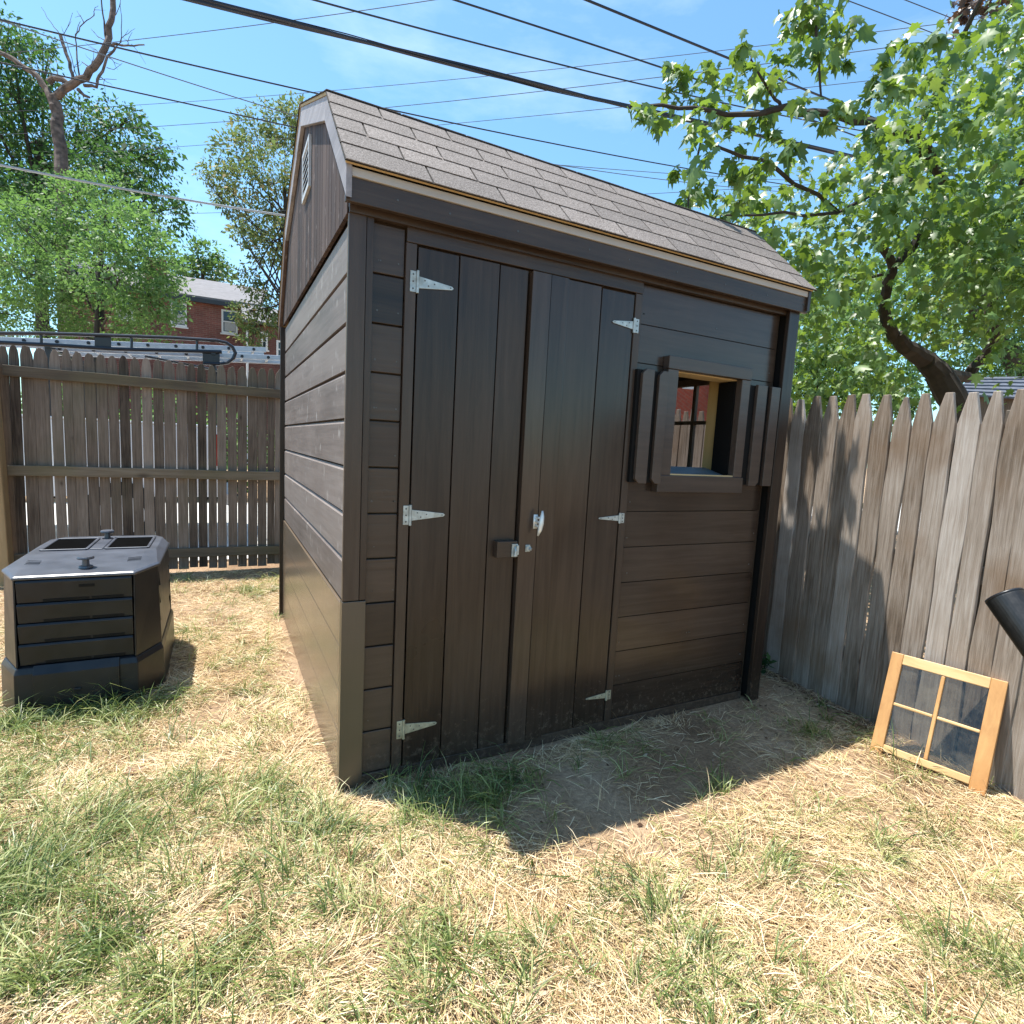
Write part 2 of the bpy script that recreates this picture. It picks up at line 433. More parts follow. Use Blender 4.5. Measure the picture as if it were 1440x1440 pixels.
M['rail'] = wood('weathered_rail', [(0.2, (0.07, 0.053, 0.037)), (0.5, (0.155, 0.122, 0.086)), (0.8, (0.29, 0.24, 0.18))], 'X', rough=0.85, bump=0.6, knots=0.7,
                 stain=(0.14, 0.125, 0.06))
M['rail_y'] = wood('weathered_rail_side', [(0.2, (0.09, 0.075, 0.06)), (0.5, (0.19, 0.16, 0.13)), (0.8, (0.3, 0.26, 0.22))], 'Y', rough=0.85, bump=0.6)
M['post'] = wood('golden_post', [(0.2, (0.30, 0.20, 0.10)), (0.5, (0.46, 0.33, 0.185)), (0.8, (0.58, 0.45, 0.28))], 'Z', rough=0.8, bump=0.5, knots=0.6)
M['sash'] = wood('golden_varnished_pine', [(0.2, (0.36, 0.17, 0.06)), (0.5, (0.57, 0.32, 0.125)), (0.8, (0.69, 0.44, 0.21))], 'Z', rough=0.45, spec=0.4, bump=0.12,
                 grain=22, stain=(0.36, 0.15, 0.04))
M['sash_x'] = wood('golden_varnished_pine_rail', [(0.2, (0.46, 0.26, 0.10)), (0.5, (0.66, 0.44, 0.21)), (0.8, (0.76, 0.56, 0.32))], 'Y', rough=0.45, spec=0.4, bump=0.12)
M['sashglass'] = glass('dusty_loose_glass', tint=(0.72, 0.72, 0.69), dirt=0.22, dirtcol=(0.30, 0.27, 0.22))
M['glass'] = glass('shed_window_glass', tint=(0.8, 0.8, 0.82), dirt=0.05, dirtcol=(0.2, 0.19, 0.17))
M['bark'] = plain('grey_brown_bark', (0.085, 0.062, 0.045), rough=0.9, var=0.5, scale=9, bump=0.8, dirt=(0.17, 0.15, 0.13))
M['bark_dark'] = plain('dark_bark', (0.035, 0.027, 0.020), rough=0.9, var=0.5, scale=9, bump=0.8)
M['deadbark'] = plain('bare_dead_bark', (0.115, 0.085, 0.070), rough=0.95, var=0.65, scale=7, bump=1.0, dirt=(0.045, 0.033, 0.027))
M['wire'] = plain('black_cable_sheath', (0.012, 0.012, 0.018), rough=0.5)
M['wire_grey'] = plain('grey_cable_sheath', (0.10, 0.11, 0.13), rough=0.5)
M['wire_pale'] = plain('pale_cable_sheath', (0.32, 0.33, 0.34), rough=0.5)
M['brick'] = brick('red_brick', (0.24, 0.09, 0.07), (0.18, 0.068, 0.055), (0.24, 0.18, 0.15), 1.2)
M['brick_dark'] = brick('dark_red_brick', (0.17, 0.065, 0.05), (0.12, 0.045, 0.036), (0.16, 0.11, 0.09), 1.2)
M['brick_r'] = brick('sunlit_red_brick', (0.42, 0.085, 0.045), (0.31, 0.06, 0.035), (0.3, 0.16, 0.12), 1.0, (math.pi/2, 0, math.radians(-35)))
M['house_roof'] = plain('grey_house_shingles', (0.16, 0.155, 0.165), rough=0.85, var=0.18, scale=4)
M['trim'] = plain('white_trim_paint', (0.72, 0.72, 0.70), rough=0.5, var=0.05)
M['shutter_far'] = plain('dark_shutter_paint', (0.03, 0.035, 0.045), rough=0.5)
M['curtain'] = plain('pale_curtain', (0.42, 0.43, 0.42), rough=0.9)
M['slate'] = plain('blue_grey_slate_shingles', (0.085, 0.095, 0.125), rough=0.6, var=0.3, scale=14)
M['alley'] = plain('pale_concrete', (0.52, 0.50, 0.47), rough=0.85, var=0.12, scale=3)
M['deadleaf'] = plain('curled_brown_leaf', (0.24, 0.125, 0.07), rough=0.75, var=0.4, scale=20)
M['paleleaf'] = plain('dry_tan_leaf', (0.42, 0.29, 0.19), rough=0.75, var=0.3, scale=20)

# roof shingles: mineral granules
def shingle_mat():
    m, n, l, b = nmat('asphalt_shingles')
    tc = n.new("ShaderNodeTexCoord")
    g = n.new("ShaderNodeTexNoise"); g.inputs["Scale"].default_value = 170; g.inputs["Detail"].default_value = 3; g.inputs["Roughness"].default_value = 0.7
    l.new(tc.outputs["Object"], g.inputs["Vector"])
    r = ramp(n, [(0.30, (0.052, 0.043, 0.038)), (0.5, (0.165, 0.143, 0.132)), (0.70, (0.33, 0.298, 0.283))]); l.new(g.outputs["Fac"], r.inputs[0])
    t = attr_tint(n)
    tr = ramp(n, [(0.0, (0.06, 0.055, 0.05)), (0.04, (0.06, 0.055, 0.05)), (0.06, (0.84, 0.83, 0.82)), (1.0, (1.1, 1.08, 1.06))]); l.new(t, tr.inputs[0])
    lo = n.new("ShaderNodeTexNoise"); lo.inputs["Scale"].default_value = 3; lo.inputs["Detail"].default_value = 6
    l.new(tc.outputs["Object"], lo.inputs["Vector"])
    lr = ramp(n, [(0.3, (0.85, 0.85, 0.85)), (0.7, (1.1, 1.1, 1.1))]); l.new(lo.outputs["Fac"], lr.inputs[0])
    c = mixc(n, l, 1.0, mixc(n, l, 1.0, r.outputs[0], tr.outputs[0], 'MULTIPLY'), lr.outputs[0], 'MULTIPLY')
    l.new(c, b.inputs["Base Color"]); b.inputs["Roughness"].default_value = 0.85; b.inputs["Specular IOR Level"].default_value = 0.3
    bp = n.new("ShaderNodeBump"); bp.inputs["Strength"].default_value = 0.5; bp.inputs["Distance"].default_value = 0.002
    l.new(g.outputs["Fac"], bp.inputs["Height"]); l.new(bp.outputs[0], b.inputs["Normal"])
    return m
M['shingle'] = shingle_mat()

# ground soil
def soil_mat():
    m, n, l, b = nmat('dry_soil')
    tc = n.new("ShaderNodeTexCoord")
    a = n.new("ShaderNodeTexNoise"); a.inputs["Scale"].default_value = 1.3; a.inputs["Detail"].default_value = 9; a.inputs["Roughness"].default_value = 0.62
    f = n.new("ShaderNodeTexNoise"); f.inputs["Scale"].default_value = 55; f.inputs["Detail"].default_value = 6; f.inputs["Roughness"].default_value = 0.7
    for x in (a, f): l.new(tc.outputs["Object"], x.inputs["Vector"])
    r1 = ramp(n, [(0.3, (0.20, 0.125, 0.076)), (0.5, (0.37, 0.255, 0.165)), (0.72, (0.53, 0.395, 0.275))]); l.new(a.outputs["Fac"], r1.inputs[0])
    r2 = ramp(n, [(0.3, (0.55, 0.54, 0.52)), (0.7, (1.2, 1.18, 1.12))]); l.new(f.outputs["Fac"], r2.inputs[0])
    l.new(mixc(n, l, 1.0, r1.outputs[0], r2.outputs[0], 'MULTIPLY'), b.inputs["Base Color"])
    b.inputs["Roughness"].default_value = 0.95; b.inputs["Specular IOR Level"].default_value = 0.15
    bp = n.new("ShaderNodeBump"); bp.inputs["Strength"].default_value = 0.9; bp.inputs["Distance"].default_value = 0.02
    l.new(f.outputs["Fac"], bp.inputs["Height"]); l.new(bp.outputs[0], b.inputs["Normal"])
    return m
M['soil'] = soil_mat()
M['straw'] = leafmat('dry_straw', [(0.0, (0.24, 0.145, 0.066)), (0.28, (0.52, 0.365, 0.185)), (0.6, (0.75, 0.575, 0.355)), (0.88, (0.90, 0.76, 0.53)), (0.97, (0.62, 0.54, 0.24)), (1.0, (0.46, 0.44, 0.17))],
                     trans=0.22, tcol=(0.5, 0.4, 0.2), rough=0.55, spec=0.35)
M['grass'] = leafmat('green_grass_blades', [(0.0, (0.030, 0.062, 0.014)), (0.35, (0.090, 0.142, 0.034)), (0.65, (0.22, 0.265, 0.075)), (1.0, (0.46, 0.45, 0.20))],
                     trans=0.30, tcol=(0.26, 0.33, 0.08), rough=0.42, spec=0.5)

# ------------------------------------------------------------------ GROUND (one sheet to the horizon)
def gz(x, y):
    "height of the lawn"
    x = np.asarray(x, float); y = np.asarray(y, float)
    h = (fnoise(x*1.1+5, y*1.1+3, 3)-0.5)*0.045 + (fnoise(x*4+1, y*4+9, 2)-0.5)*0.016
    near_shed = np.clip(np.maximum(np.maximum(-.15-x, x-2.6), np.maximum(-.2-y, y-2.6))/0.5, 0, 1)
    far = np.clip((np.hypot(x-0.5, y-0.5)-6)/4, 0, 1)
    return h*(0.35+0.65*near_shed)*(1-far) - 0.012

def make_ground():
    fine = np.arange(-4.5, 5.51, 0.06)
    xs = np.concatenate([[-400, -150, -60, -25, -12, -7], fine, [8, 13, 26, 60, 150, 400]])
    fy = np.arange(-3.0, 5.01, 0.06)
    ys = np.concatenate([[-400, -150, -60, -25, -10, -5], fy, [7, 12, 25, 60, 150, 400]])
    X, Y = np.meshgrid(xs, ys)
    V = np.stack([X, Y, gz(X, Y)], -1).reshape(-1, 3)
    nx, ny = len(xs), len(ys)
    i = np.arange((ny-1)*(nx-1)); r, c = i//(nx-1), i % (nx-1)
    q = r*nx+c
    F = np.stack([q, q+1, q+nx+1, q+nx], -1)
    o = np_mesh('ground', V, F.ravel(), np.full(len(F), 4), np.zeros(len(F)), M['soil'], smooth=True)
    tag(o, kind='structure')
make_ground()
al = MB().box(-40, 40, 4.75, 10.5, -0.3, 0.02).build('alley_pavement', M['alley'])
tag(al, kind='structure')

# ------------------------------------------------------------------ GRASS
def blades(name, mat, root, az, length, width, lift, curl, tint, segs=2):
    "ribbons growing from root: az heading, lift = start elevation angle, curl = how much it bends over"
    N = len(root)
    pts = [root]
    el = lift.copy()
    p = root.copy()
    for s in range(segs):
        d = np.stack([np.cos(az)*np.cos(el), np.sin(az)*np.cos(el), np.sin(el)], -1)
        p = p + d*(length/segs)[:, None]
        g = gz(p[:, 0], p[:, 1])+0.003
        p[:, 2] = np.maximum(p[:, 2], g)
        pts.append(p.copy())
        el = el-curl
    side = np.stack([-np.sin(az), np.cos(az), np.zeros(N)], -1)
    tw = rng.normal(0, .6, N)
    side = side*np.cos(tw)[:, None] + np.array([0, 0, 1.0])*np.sin(tw)[:, None]
    V = []
    for s in range(segs):
        w = (width*(1-0.35*s/segs))[:, None]/2
        V += [pts[s]-side*w, pts[s]+side*w]
    V.append(pts[segs])
    k = 2*segs+1
    V = np.stack(V, 1).reshape(-1, 3)
    b = np.arange(N)*k
    loops, counts = [], []
    fq = [np.stack([b+2*s, b+2*s+1, b+2*s+3, b+2*s+2], -1) for s in range(segs-1)]
    ft = np.stack([b+2*segs-2, b+2*segs-1, b+2*segs], -1)
    loops = np.concatenate([f.ravel() for f in fq]+[ft.ravel()])
    counts = np.concatenate([np.full(N*(segs-1), 4), np.full(N, 3)])
    t = np.concatenate([tint]*segs)
    o = np_mesh(name, V, loops, counts, t, mat)
    return tag(o, kind='stuff')

def inside_shed(x, y):
    return (x > -0.03) & (x < 2.52) & (y > -0.045) & (y < 2.55)
def in_bin(x, y):
    return (x > -1.43) & (x < -0.74) & (y > 1.22) & (y < 2.3)
def fence_x(y):
    return 3.0-0.147*(0.24-y)
def in_yard(x, y):
    return (y < 4.2) & (x < fence_x(y)-0.03) & ~inside_shed(x, y) & ~in_bin(x, y)

def visible(x, y, pad=70):
    d = np.stack([x, y, np.zeros_like(x)], -1)-CAM_POS
    w = d@FW
    u = 720+FPX*(d@RT)/np.maximum(w, .05); v = 720-FPX*(d@UP)/np.maximum(w, .05)
    return (w > 0.3) & (u > -pad*3) & (u < 1440+pad*3) & (v < 1440+pad*3), w

GREEN = [  # photo spot of a green patch, radius (m), weight
    (330, 1130, .22, 1.0), (420, 1200, .20, 1.0), (470, 1170, .14, .9), (250, 1110, .2, .6), (90, 1200, .22, .9), (40, 1300, .20, 1.2), (130, 1330, .14, 1.0),
    (330, 1350, .12, 1.2), (370, 1300, .08, .9), (230, 1230, .16, .7), (420, 1400, .10, 1.0), (250, 1410, .08, 1.1), (620, 1290, .12, .8), (650, 1345, .09, .9), (680, 1190, .10, 1.4),
    (610, 1130, .16, 1.6), (700, 1110, .12, 1.8), (740, 1095, .08, 1.2), (850, 1050, .13, 1.3), (985, 1045, .09, 1.2), (1130, 1030, .09, 1.0), (1165, 1015, .06, .8),
    (890, 1240, .10, 1.2), (920, 1290, .08, .8), (1010, 1235, .05, 1.0), (1065, 1215, .09, 1.1), (1250, 1190, .08, 1.0), (1310, 1165, .08, 1.2), (1180, 1125, .05, .7),
    (1430, 1370, .09, 1.3), (1390, 1260, .10, .7), (1200, 1430, .08, .9), (1010, 1330, .06, .7), (760, 1360, .06, .8), (560, 1400, .1, .8), (1330, 1330, .08, .6),
    (60, 1010, .20, 1.8), (0, 1010, .2, 1.6), (140, 1005, .14, 1.5), (180, 1000, .16, 1.6), (240, 985, .12, 1.4), (120, 1060, .2, .6), (350, 830, .18, 1.3), (270, 820, .2, .6), (330, 925, .22, .5), (380, 980, .2, .35), (260, 890, .2, .5),
    (0, 1100, .25, .7), (200, 1160, .15, .5), (-60, 1250, .3, .8), (500, 1110, .05, 1.2), (490, 1260, .15, .5), (560, 1200, .1, .4), (1420, 1180, .08, .6), (1080, 1400, .08, .4)]
GP = [(at(u, v, 2, 0.0), r, w) for u, v, r, w in GREEN]
def greenness(x, y):
    g = np.zeros_like(x)
    for p, r, w in GP:
        g += w*np.exp(-((x-p[0])**2+(y-p[1])**2)/(r*r))
    return g

BARE = [(640, 1120, .30, .75), (760, 1130, .30, .9), (880, 1100, .30, 1.0), (980, 1060, .30, 1.0), (1060, 1040, .30, 1.0), (430, 900, .14, .9), (450, 1010, .12, .9), (465, 1080, .08, .7), (400, 870, .12, .7), (1250, 1040, .14, .8), (1330, 1095, .10, .7), (1190, 1060, .12, .5), (1110, 985, .34, 1.3), (1040, 1010, .26, 1.2), (1150, 960, .3, 1.0), (960, 1075, .3, .6), (430, 960, .16, 0.8), (1190, 1000, .12, .9), (1400, 1135, .08, .6), (850, 1130, .22, .5), (1420, 1230, .1, .6), (110, 1115, .12, .4)]
BP = [(at(u, v, 2, 0.0), r, w) for u, v, r, w in BARE]
def bareness(x, y):
    g = np.zeros_like(x)
    for p, r, w in BP:
        g += w*np.exp(-((x-p[0])**2+(y-p[1])**2)/(r*r))
    return np.clip(g, 0, 1)

def scatter(n, x0, x1, y0, y1, dens):
    x = rng.uniform(x0, x1, n); y = rng.uniform(y0, y1, n)
    ok = in_yard(x, y)
    vis, w = visible(x, y)
    ok &= vis
    x, y, w = x[ok], y[ok], w[ok]
    k = rng.random(len(x)) < dens(x, y)*np.clip(1.9/np.maximum(w, .8), .15, 1.0)**1.3
    return x[k], y[k]

def make_grass():
    # dry thatch, lying nearly flat
    x, y = scatter(900000, -3.4, 3.0, -2.1, 4.2, lambda x, y: np.clip(0.12+1.9*(fnoise(x*2.3, y*2.3)-0.22), 0.1, 1)*(1-0.9*bareness(x, y)))
    N = len(x)
    root = np.stack([x, y, gz(x, y)+rng.uniform(0.001, 0.016, N)], -1)
    az = fnoise(x*1.6+40, y*1.6+7, 2)*14 + rng.normal(0, 0.9, N)
    blades('dry_straw', M['straw'], root, az, rng.gamma(5, 0.013, N)+0.015, rng.uniform(.0016, .0034, N), np.abs(rng.normal(0.05, .15, N)), rng.normal(.12, .25, N),
           np.clip(fnoise(x*5, y*5, 2)*0.5+rng.normal(0.30, .25, N), 0, 1), 2)
    # standing thin dry stems
    x, y = scatter(70000, -3.4, 3.0, -2.1, 4.2, lambda x, y: np.clip(fnoise(x*3+9, y*3)*1.6-0.55, 0.04, 1)*(1-0.9*bareness(x, y)))
    N = len(x)
    root = np.stack([x, y, gz(x, y)], -1)
    blades('dry_grass', M['straw'], root, fnoise(x*2.0+4, y*2.0+77, 2)*14+rng.normal(0, 1.0, N), rng.gamma(6, 0.014, N)+0.02, rng.uniform(.0014, .003, N),
           rng.uniform(.25, 1.2, N), rng.uniform(.2, .7, N), np.clip(rng.normal(0.62, .25, N), 0, 1), 3)
    # green blades, in tufts: seeds first, then blades round each seed
    sx, sy = scatter(40000, -3.4, 3.0, -2.1, 4.2, lambda x, y: np.clip(np.minimum(greenness(x, y), 1.7)*0.45*(0.35+1.3*fnoise(x*9, y*9, 2))+np.clip(fnoise(x*2.7+3, y*2.7+8)-0.5, 0, 1)*0.75+0.022, 0, 1)*(1-0.6*np.clip(bareness(x, y)-.7*np.clip(greenness(x, y)-.6, 0, 1), 0, 1)))
    k = rng.integers(4, 26, len(sx))
    idx = np.repeat(np.arange(len(sx)), k)
    N = len(idx)
    sp = rng.uniform(.010, .045, len(sx))
    ang = rng.uniform(0, 2*np.pi, N); rr = np.abs(rng.normal(0, 1, N))*sp[idx]
    x = sx[idx]+rr*np.cos(ang); y = sy[idx]+rr*np.sin(ang)
    ok = in_yard(x, y); idx, ang, x, y = idx[ok], ang[ok], x[ok], y[ok]; N = len(x)
    g = greenness(x, y)
    hair = fnoise(x*1.3+60, y*1.3+20, 2)*12
    az = np.where(rng.random(N) < 0.55, hair+rng.normal(0, .7, N), ang+rng.normal(0, .5, N))
    tl = rng.gamma(5, .019, len(sx))+.025*(0.72+0.55*np.clip(greenness(sx, sy), 0, 1.8))
    tt = np.clip(rng.normal(0.62, .26, len(sx))-0.14*np.clip(greenness(sx, sy)-.5, 0, 1.4), 0, 1)
    root = np.stack([x, y, gz(x, y)], -1)
    blades('green_grass', M['grass'], root, az, tl[idx]*rng.uniform(.6, 1.35, N), rng.uniform(.0018, .0048, N), rng.uniform(.30, 1.35, N), rng.uniform(.3, .95, N),
           np.clip(tt[idx]+rng.normal(0, .2, N), 0, 1), 3)
make_grass()

# ------------------------------------------------------------------ SHED
W, D = 2.5, 2.5
shed = thing('garden_shed', 'dark brown painted wooden garden shed with double doors and a grey shingled barn roof', 'shed', (0, 0, 0))
ROW = [0.04+0.186*k for k in range(13)]          # siding joints
WX0, WX1, WZ0, WZ1 = 1.64, 2.115, 1.345, 1.89    # front window opening
FZ0, FZ1, FZT = 2.292, 2.375, 2.402               # fascia, drip strip, roof edge

def boards_x(mb, x0, x1, yf, yb, rows, gap, hole=None):
    for a, b_ in zip(rows[:-1], rows[1:]):
        a2, b2 = a+gap/2, b_-gap/2
        t = random.random()
        if hole is None or b2 <= hole[2] or a2 >= hole[3]:
            mb.box(x0, x1, yf, yb, a2, b2, t); continue
        hx0, hx1, hz0, hz1 = hole
        lo, hi = max(a2, hz0), min(b2, hz1)
        mb.box(x0, hx0, yf, yb, a2, b2, t); mb.box(hx1, x1, yf, yb, a2, b2, t)
        if a2 < lo: mb.box(hx0, hx1, yf, yb, a2, lo, t)
        if b2 > hi: mb.box(hx0, hx1, yf, yb, hi, b2, t)

fs = MB()
boards_x(fs, 0.093, 0.218, 0.002, 0.02, ROW, 0.006)
fs.build('front_siding', M['paint_h'], shed, bevel=0.003)
fs = MB()
boards_x(fs, 1.400, 2.40, 0.002, 0.02, ROW, 0.004, (WX0, WX1, WZ0, WZ1))
fs.build('front_siding', M['paint_smooth_h'], shed, bevel=0.003)
bk = MB()      # dark sheathing behind the joints, with the window cut out
for x0, x1, z0, z1 in ((0.03, WX0, 0.0, 2.36), (WX1, 2.47, 0.0, 2.36), (WX0, WX1, 0.0, WZ0), (WX0, WX1, WZ1, 2.36)):
    bk.box(x0, x1, 0.021, 0.04, z0, z1)
# left wall, back wall, right wall with its window hole, floor
bk.box(0.034, 0.05, 0.045, D-0.03, 0.0, 2.36)
bk.box(0.05, 2.45, D-0.05, D-0.03, 0.0, 2.36)
RY0, RY1, RZ0, RZ1 = 0.445, 1.02, 1.22, 1.98
for y0, y1, z0, z1 in ((0.045, RY0, 0.0, 2.36), (RY1, D-0.05, 0.0, 2.36), (RY0, RY1, 0.0, RZ0), (RY0, RY1, RZ1, 2.36)):
    bk.box(2.452, 2.47, y0, y1, z0, z1)
bk.box(0.05, 2.45, 0.045, D-0.05, 0.03, 0.05)
bk.build('inner_sheathing', M['inside'], shed)
# bottom skirt + dark skids
MB().box(0.093, 2.405, -0.004, 0.02, -0.012, 0.038).build('bottom_board', M['paint_h'], shed, bevel=0.003)
MB().box(0.02, 2.48, 0.03, 0.12, -0.07, -0.013).box(0.02, 2.48, 2.3, 2.4, -0.07, -0.013).box(0.02, .1, .12, 2.3, -0.07, -0.013).build('skid', M['black'], shed)
# left wall
ss = MB()
rows = [0.79, 0.97]+ROW[6:]
for a, b_ in zip(rows[:-1], rows[1:]):
    t = random.random()
    # a board whose upper edge is chamfered: the lit lip under each joint
    y0, y1 = 0.03, D-0.02
    prof = [(0.034, a+0.004), (0.012, a+0.004), (0.010, b_-0.018), (0.021, b_-0.005), (0.034, b_-0.005)]
    ss.prism([(px, y0, pz) for px, pz in prof], (0, y1-y0, 0), t)
ss.build('side_siding', M['side_old'], shed)
sl_ = MB()
for a, b_ in ((0.0, 0.225), (0.227, 0.412), (0.4135, 0.60), (0.602, 0.783)):
    sl_.box(0.003, 0.034, 0.024, D-0.02, a, b_)
sl_.build('lower_side_siding', M['paint_new'], shed, bevel=0.002, label='smooth freshly painted lower side boards')
# corner boards
cb = MB()
cb.box(0.0, 0.064, -0.02, 0.0, 0.806, 2.30); cb.box(0.066, 0.092, -0.018, 0.0, 0.806, 2.30)
cb.build('corner_board', M['paint_v'], shed, bevel=0.002)
MB().box(0.0, 0.092, -0.022, 0.0, -0.012, 0.803).box(-0.002, 0.003, -0.022, 0.023, -0.012, 0.803).build('corner_board', M['paint_new_v'], shed, bevel=0.002)
MB().box(0.004, 0.034, 0.001, 0.029, 0.806, 2.27).build('corner_edge', M['rawedge'], shed, bevel=0.002, label='raw unpainted end grain edge of the siding')
MB().box(2.418, 2.502, -0.055, -0.03, -0.02, 2.30).box(2.478, 2.502, -0.03, 0.06, -0.02, 2.30).build('corner_board', M['paint_v'], shed, bevel=0.003)
MB().box(2.432, 2.478, -0.03, 0.02, 0.0, 2.30).build('corner_gap_shade', M['black'], shed)  # black strip painting the shaded gap beside the corner board
MB().box(-0.022, 0.034, D-0.018, D+0.004, 0.0, 2.27).build('corner_board', M['paint_v'], shed, bevel=0.002)
# eave: header, fascia, drip strip
MB().box(0.0, 2.5, -0.03, 0.0, 2.276, 2.36).build('header_board', M['paint_h'], shed)
MB().box(0.222, 1.40, -0.012, 0.0, 2.222, 2.30).build('door_header', M['paint_h'], shed, bevel=0.002)
MB().box(-0.024, 2.53, -0.08, -0.058, FZ0, FZ1).build('fascia_board', M['paint_h'], shed, bevel=0.002)
MB().box(-0.024, 2.53, -0.0885, -0.05, FZ1+0.001, FZT+0.004).build('drip_strip', M['drip'], shed, bevel=0.002)
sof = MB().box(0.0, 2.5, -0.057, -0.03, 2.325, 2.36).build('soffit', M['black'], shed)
# gambrel section (y, z)
EAVE, BRK, RIDGE = (-0.094, 2.409), (0.36, 2.853), (1.25, 3.232)
GAM = [EAVE, BRK, RIDGE, (2*1.25-BRK[0], BRK[1]), (2*1.25-EAVE[0]+0.0, EAVE[1]-0.12)]
# gable boards (vertical), left and right ends
def gam_z(y, drop=0.0):
    ys = [p[0] for p in GAM]; zs = [p[1] for p in GAM]
    return float(np.interp(y, ys, zs))-drop
def gable(x0, x1, mat):
    g = MB(); y = 0.0
    while y < D-0.001:
        w = random.choice((.085, .095, .105, .075)); y2 = min(y+w, D)
        ya, yb = y+0.0025, y2-0.0025
        ybrk = [q for q in (BRK[0], RIDGE[0], GAM[3][0]) if ya < q < yb]
        top = [(q, gam_z(q, 0.012)) for q in [yb]+ybrk[::-1]+[ya]]
        g.prism([(x0, ya, 2.28), (x0, yb, 2.28)]+[(x0, q, z) for q, z in top], (x1-x0, 0, 0))
        y = y2
    g.prism([(x1+0.001, 0.02, 2.30)]+[(x1+0.001, D-0.02, 2.30)]+[(x1+0.001, q, gam_z(q, 0.02)) for q in (D-0.02, GAM[3][0], RIDGE[0], BRK[0], 0.02)], (0.01, 0, 0))
    return g.build('gable_panel', mat, shed)
gable(-0.004, 0.012, M['gable'])
gable(2.488, 2.504, M['gable'])
# rake boards: a band along the gambrel
def rake(x0, x1, w, mats):
    pts = [np.array(p) for p in GAM]
    for i, (a, b_) in enumerate(zip(pts[:-1], pts[1:])):
        d = b_-a; nrm = np.array([d[1], -d[0]])/np.linalg.norm(d)      # pointing down/in
        if nrm[1] > 0: nrm = -nrm
        c0 = np.array([1.25, 2.3])
        # mitre at the joints: drop straight towards the inside
        def inset(k):
            n1 = None
            ns = []
            for j in (k-1, k):
                if 0 <= j < len(pts)-1:
                    e = pts[j+1]-pts[j]; n_ = np.array([e[1], -e[0]])/np.linalg.norm(e)
                    ns.append(n_)
            s = sum(ns); s = s/np.linalg.norm(s)
            return pts[k]+s*w/max(.3, s@ns[0])
        ia, ib = inset(i), inset(i+1)
        if i == 0:    # plumb cut at the eave
            ia = np.array([a[0]+0.0, a[1]-w*1.25])
        if i == 3:
            ib = np.array([b_[0], b_[1]-w*1.2])
        poly = [(x0, *a), (x0, *b_), (x0, *ib), (x0, *ia)]
        MB().prism(poly, (x1-x0, 0, 0)).build('rake_board', mats[i], shed, bevel=0.002)
rake(-0.027, -0.006, 0.088, [M['rake'], M['rake'], M['rake'], M['gable']])
rake(2.506, 2.53, 0.088, [M['paint_v']]*4)
# roof deck (raw edge shows) and shingles
def slope(a, b_, t0, t1, x0, x1, s0=0.0, s1=1.0):
    a, b_ = np.array(a), np.array(b_); d = b_-a; L = np.linalg.norm(d); d = d/L
    n = np.array([-d[1], d[0]])
    if n[1] < 0: n = -n
    P = lambda s, h: a+d*s+n*h
    q = [P(s0*L, t0), P(s1*L, t0), P(s1*L, t1), P(s0*L, t1)]
    return [(x0, *p) for p in q], (x1-x0, 0, 0)
deck = MB()
for a, b_ in zip(GAM[:-1], GAM[1:]):
    deck.prism(*slope(a, b_, 0.001, 0.013, -0.03, 2.535))
roof = deck.build('roof', M['raw_x'], shed)
def course_rows(mb, a, b_, n, exp):
    a, b_ = np.array(a, float), np.array(b_, float); d = b_-a; L = np.linalg.norm(d); d = d/L
    nr = np.array([-d[1], d[0]]); nr = nr if nr[1] > 0 else -nr
    for r in range(n):
        s0, s1 = r*exp-(0.014 if r == 0 else 0), min((r+1)*exp+0.03, L+0.004)
        off = (0.17*(r % 2) + 0.05*r) % 0.305
        xs = [-0.036]+[off-0.02+0.305*k for k in range(0, 10) if 0.0 < off-0.02+0.305*k < 2.5]+[2.541]
        for xa, xb in zip(xs[:-1], xs[1:]):
            j = random.uniform(-.003, .003)
            g = 0.0042
            lo0, lo1 = a+d*(s0+j)+nr*0.0178, a+d*s1+nr*0.0140
            q = [lo0, lo1, lo1+nr*0.0028, lo0+nr*0.0034]
            mb.prism([(xa+g, *p) for p in q], (xb-xa-2*g, 0, 0), random.uniform(.08, 1))
        # black under strip: backing seen in the cut-outs, and painted butt-line shadow
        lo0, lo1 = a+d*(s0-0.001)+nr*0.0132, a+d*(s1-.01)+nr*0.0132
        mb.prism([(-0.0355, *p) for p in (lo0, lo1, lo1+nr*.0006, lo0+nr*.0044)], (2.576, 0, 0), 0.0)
sh = MB()
Lf = math.dist(EAVE, BRK)
course_rows(sh, EAVE, BRK, 5, Lf/5)
course_rows(sh, BRK, RIDGE, 7, math.dist(BRK, RIDGE)/7)
course_rows(sh, GAM[3], RIDGE, 7, math.dist(BRK, RIDGE)/7)
course_rows(sh, GAM[4], GAM[3], 5, math.dist(GAM[4], GAM[3])/5)
for k in range(17):
    x = -0.036+k*0.152
    sh.prism([(x, 1.25-0.12, 3.232-0.03), (x, 1.25, 3.255), (x, 1.25+0.12, 3.232-0.03), (x, 1.25, 3.245)], (0.15, 0, 0), 0.6)
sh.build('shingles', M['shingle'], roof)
# vent on the gable
vt = MB()
for z0, z1, y0, y1 in ((2.735, 2.985, 0.985, 1.005), (2.735, 2.985, 1.235, 1.255), (2.735, 2.755, 1.005, 1.235), (2.965, 2.985, 1.005, 1.235)):
    vt.box(-0.018, -0.0045, y0, y1, z0, z1)
for k in range(6):
    z = 2.762+k*0.034
    vt.prism([(-0.016, 1.005, z), (-0.016, 1.005, z+0.006), (-0.0046, 1.005, z+0.026), (-0.0046, 1.005, z+0.020)], (0, 0.23, 0))
vent = vt.build('vent', M['vent'], shed)
MB().box(-0.0055, -0.0042, 1.005, 1.235, 2.757, 2.963).build('vent_opening', M['black'], vent)

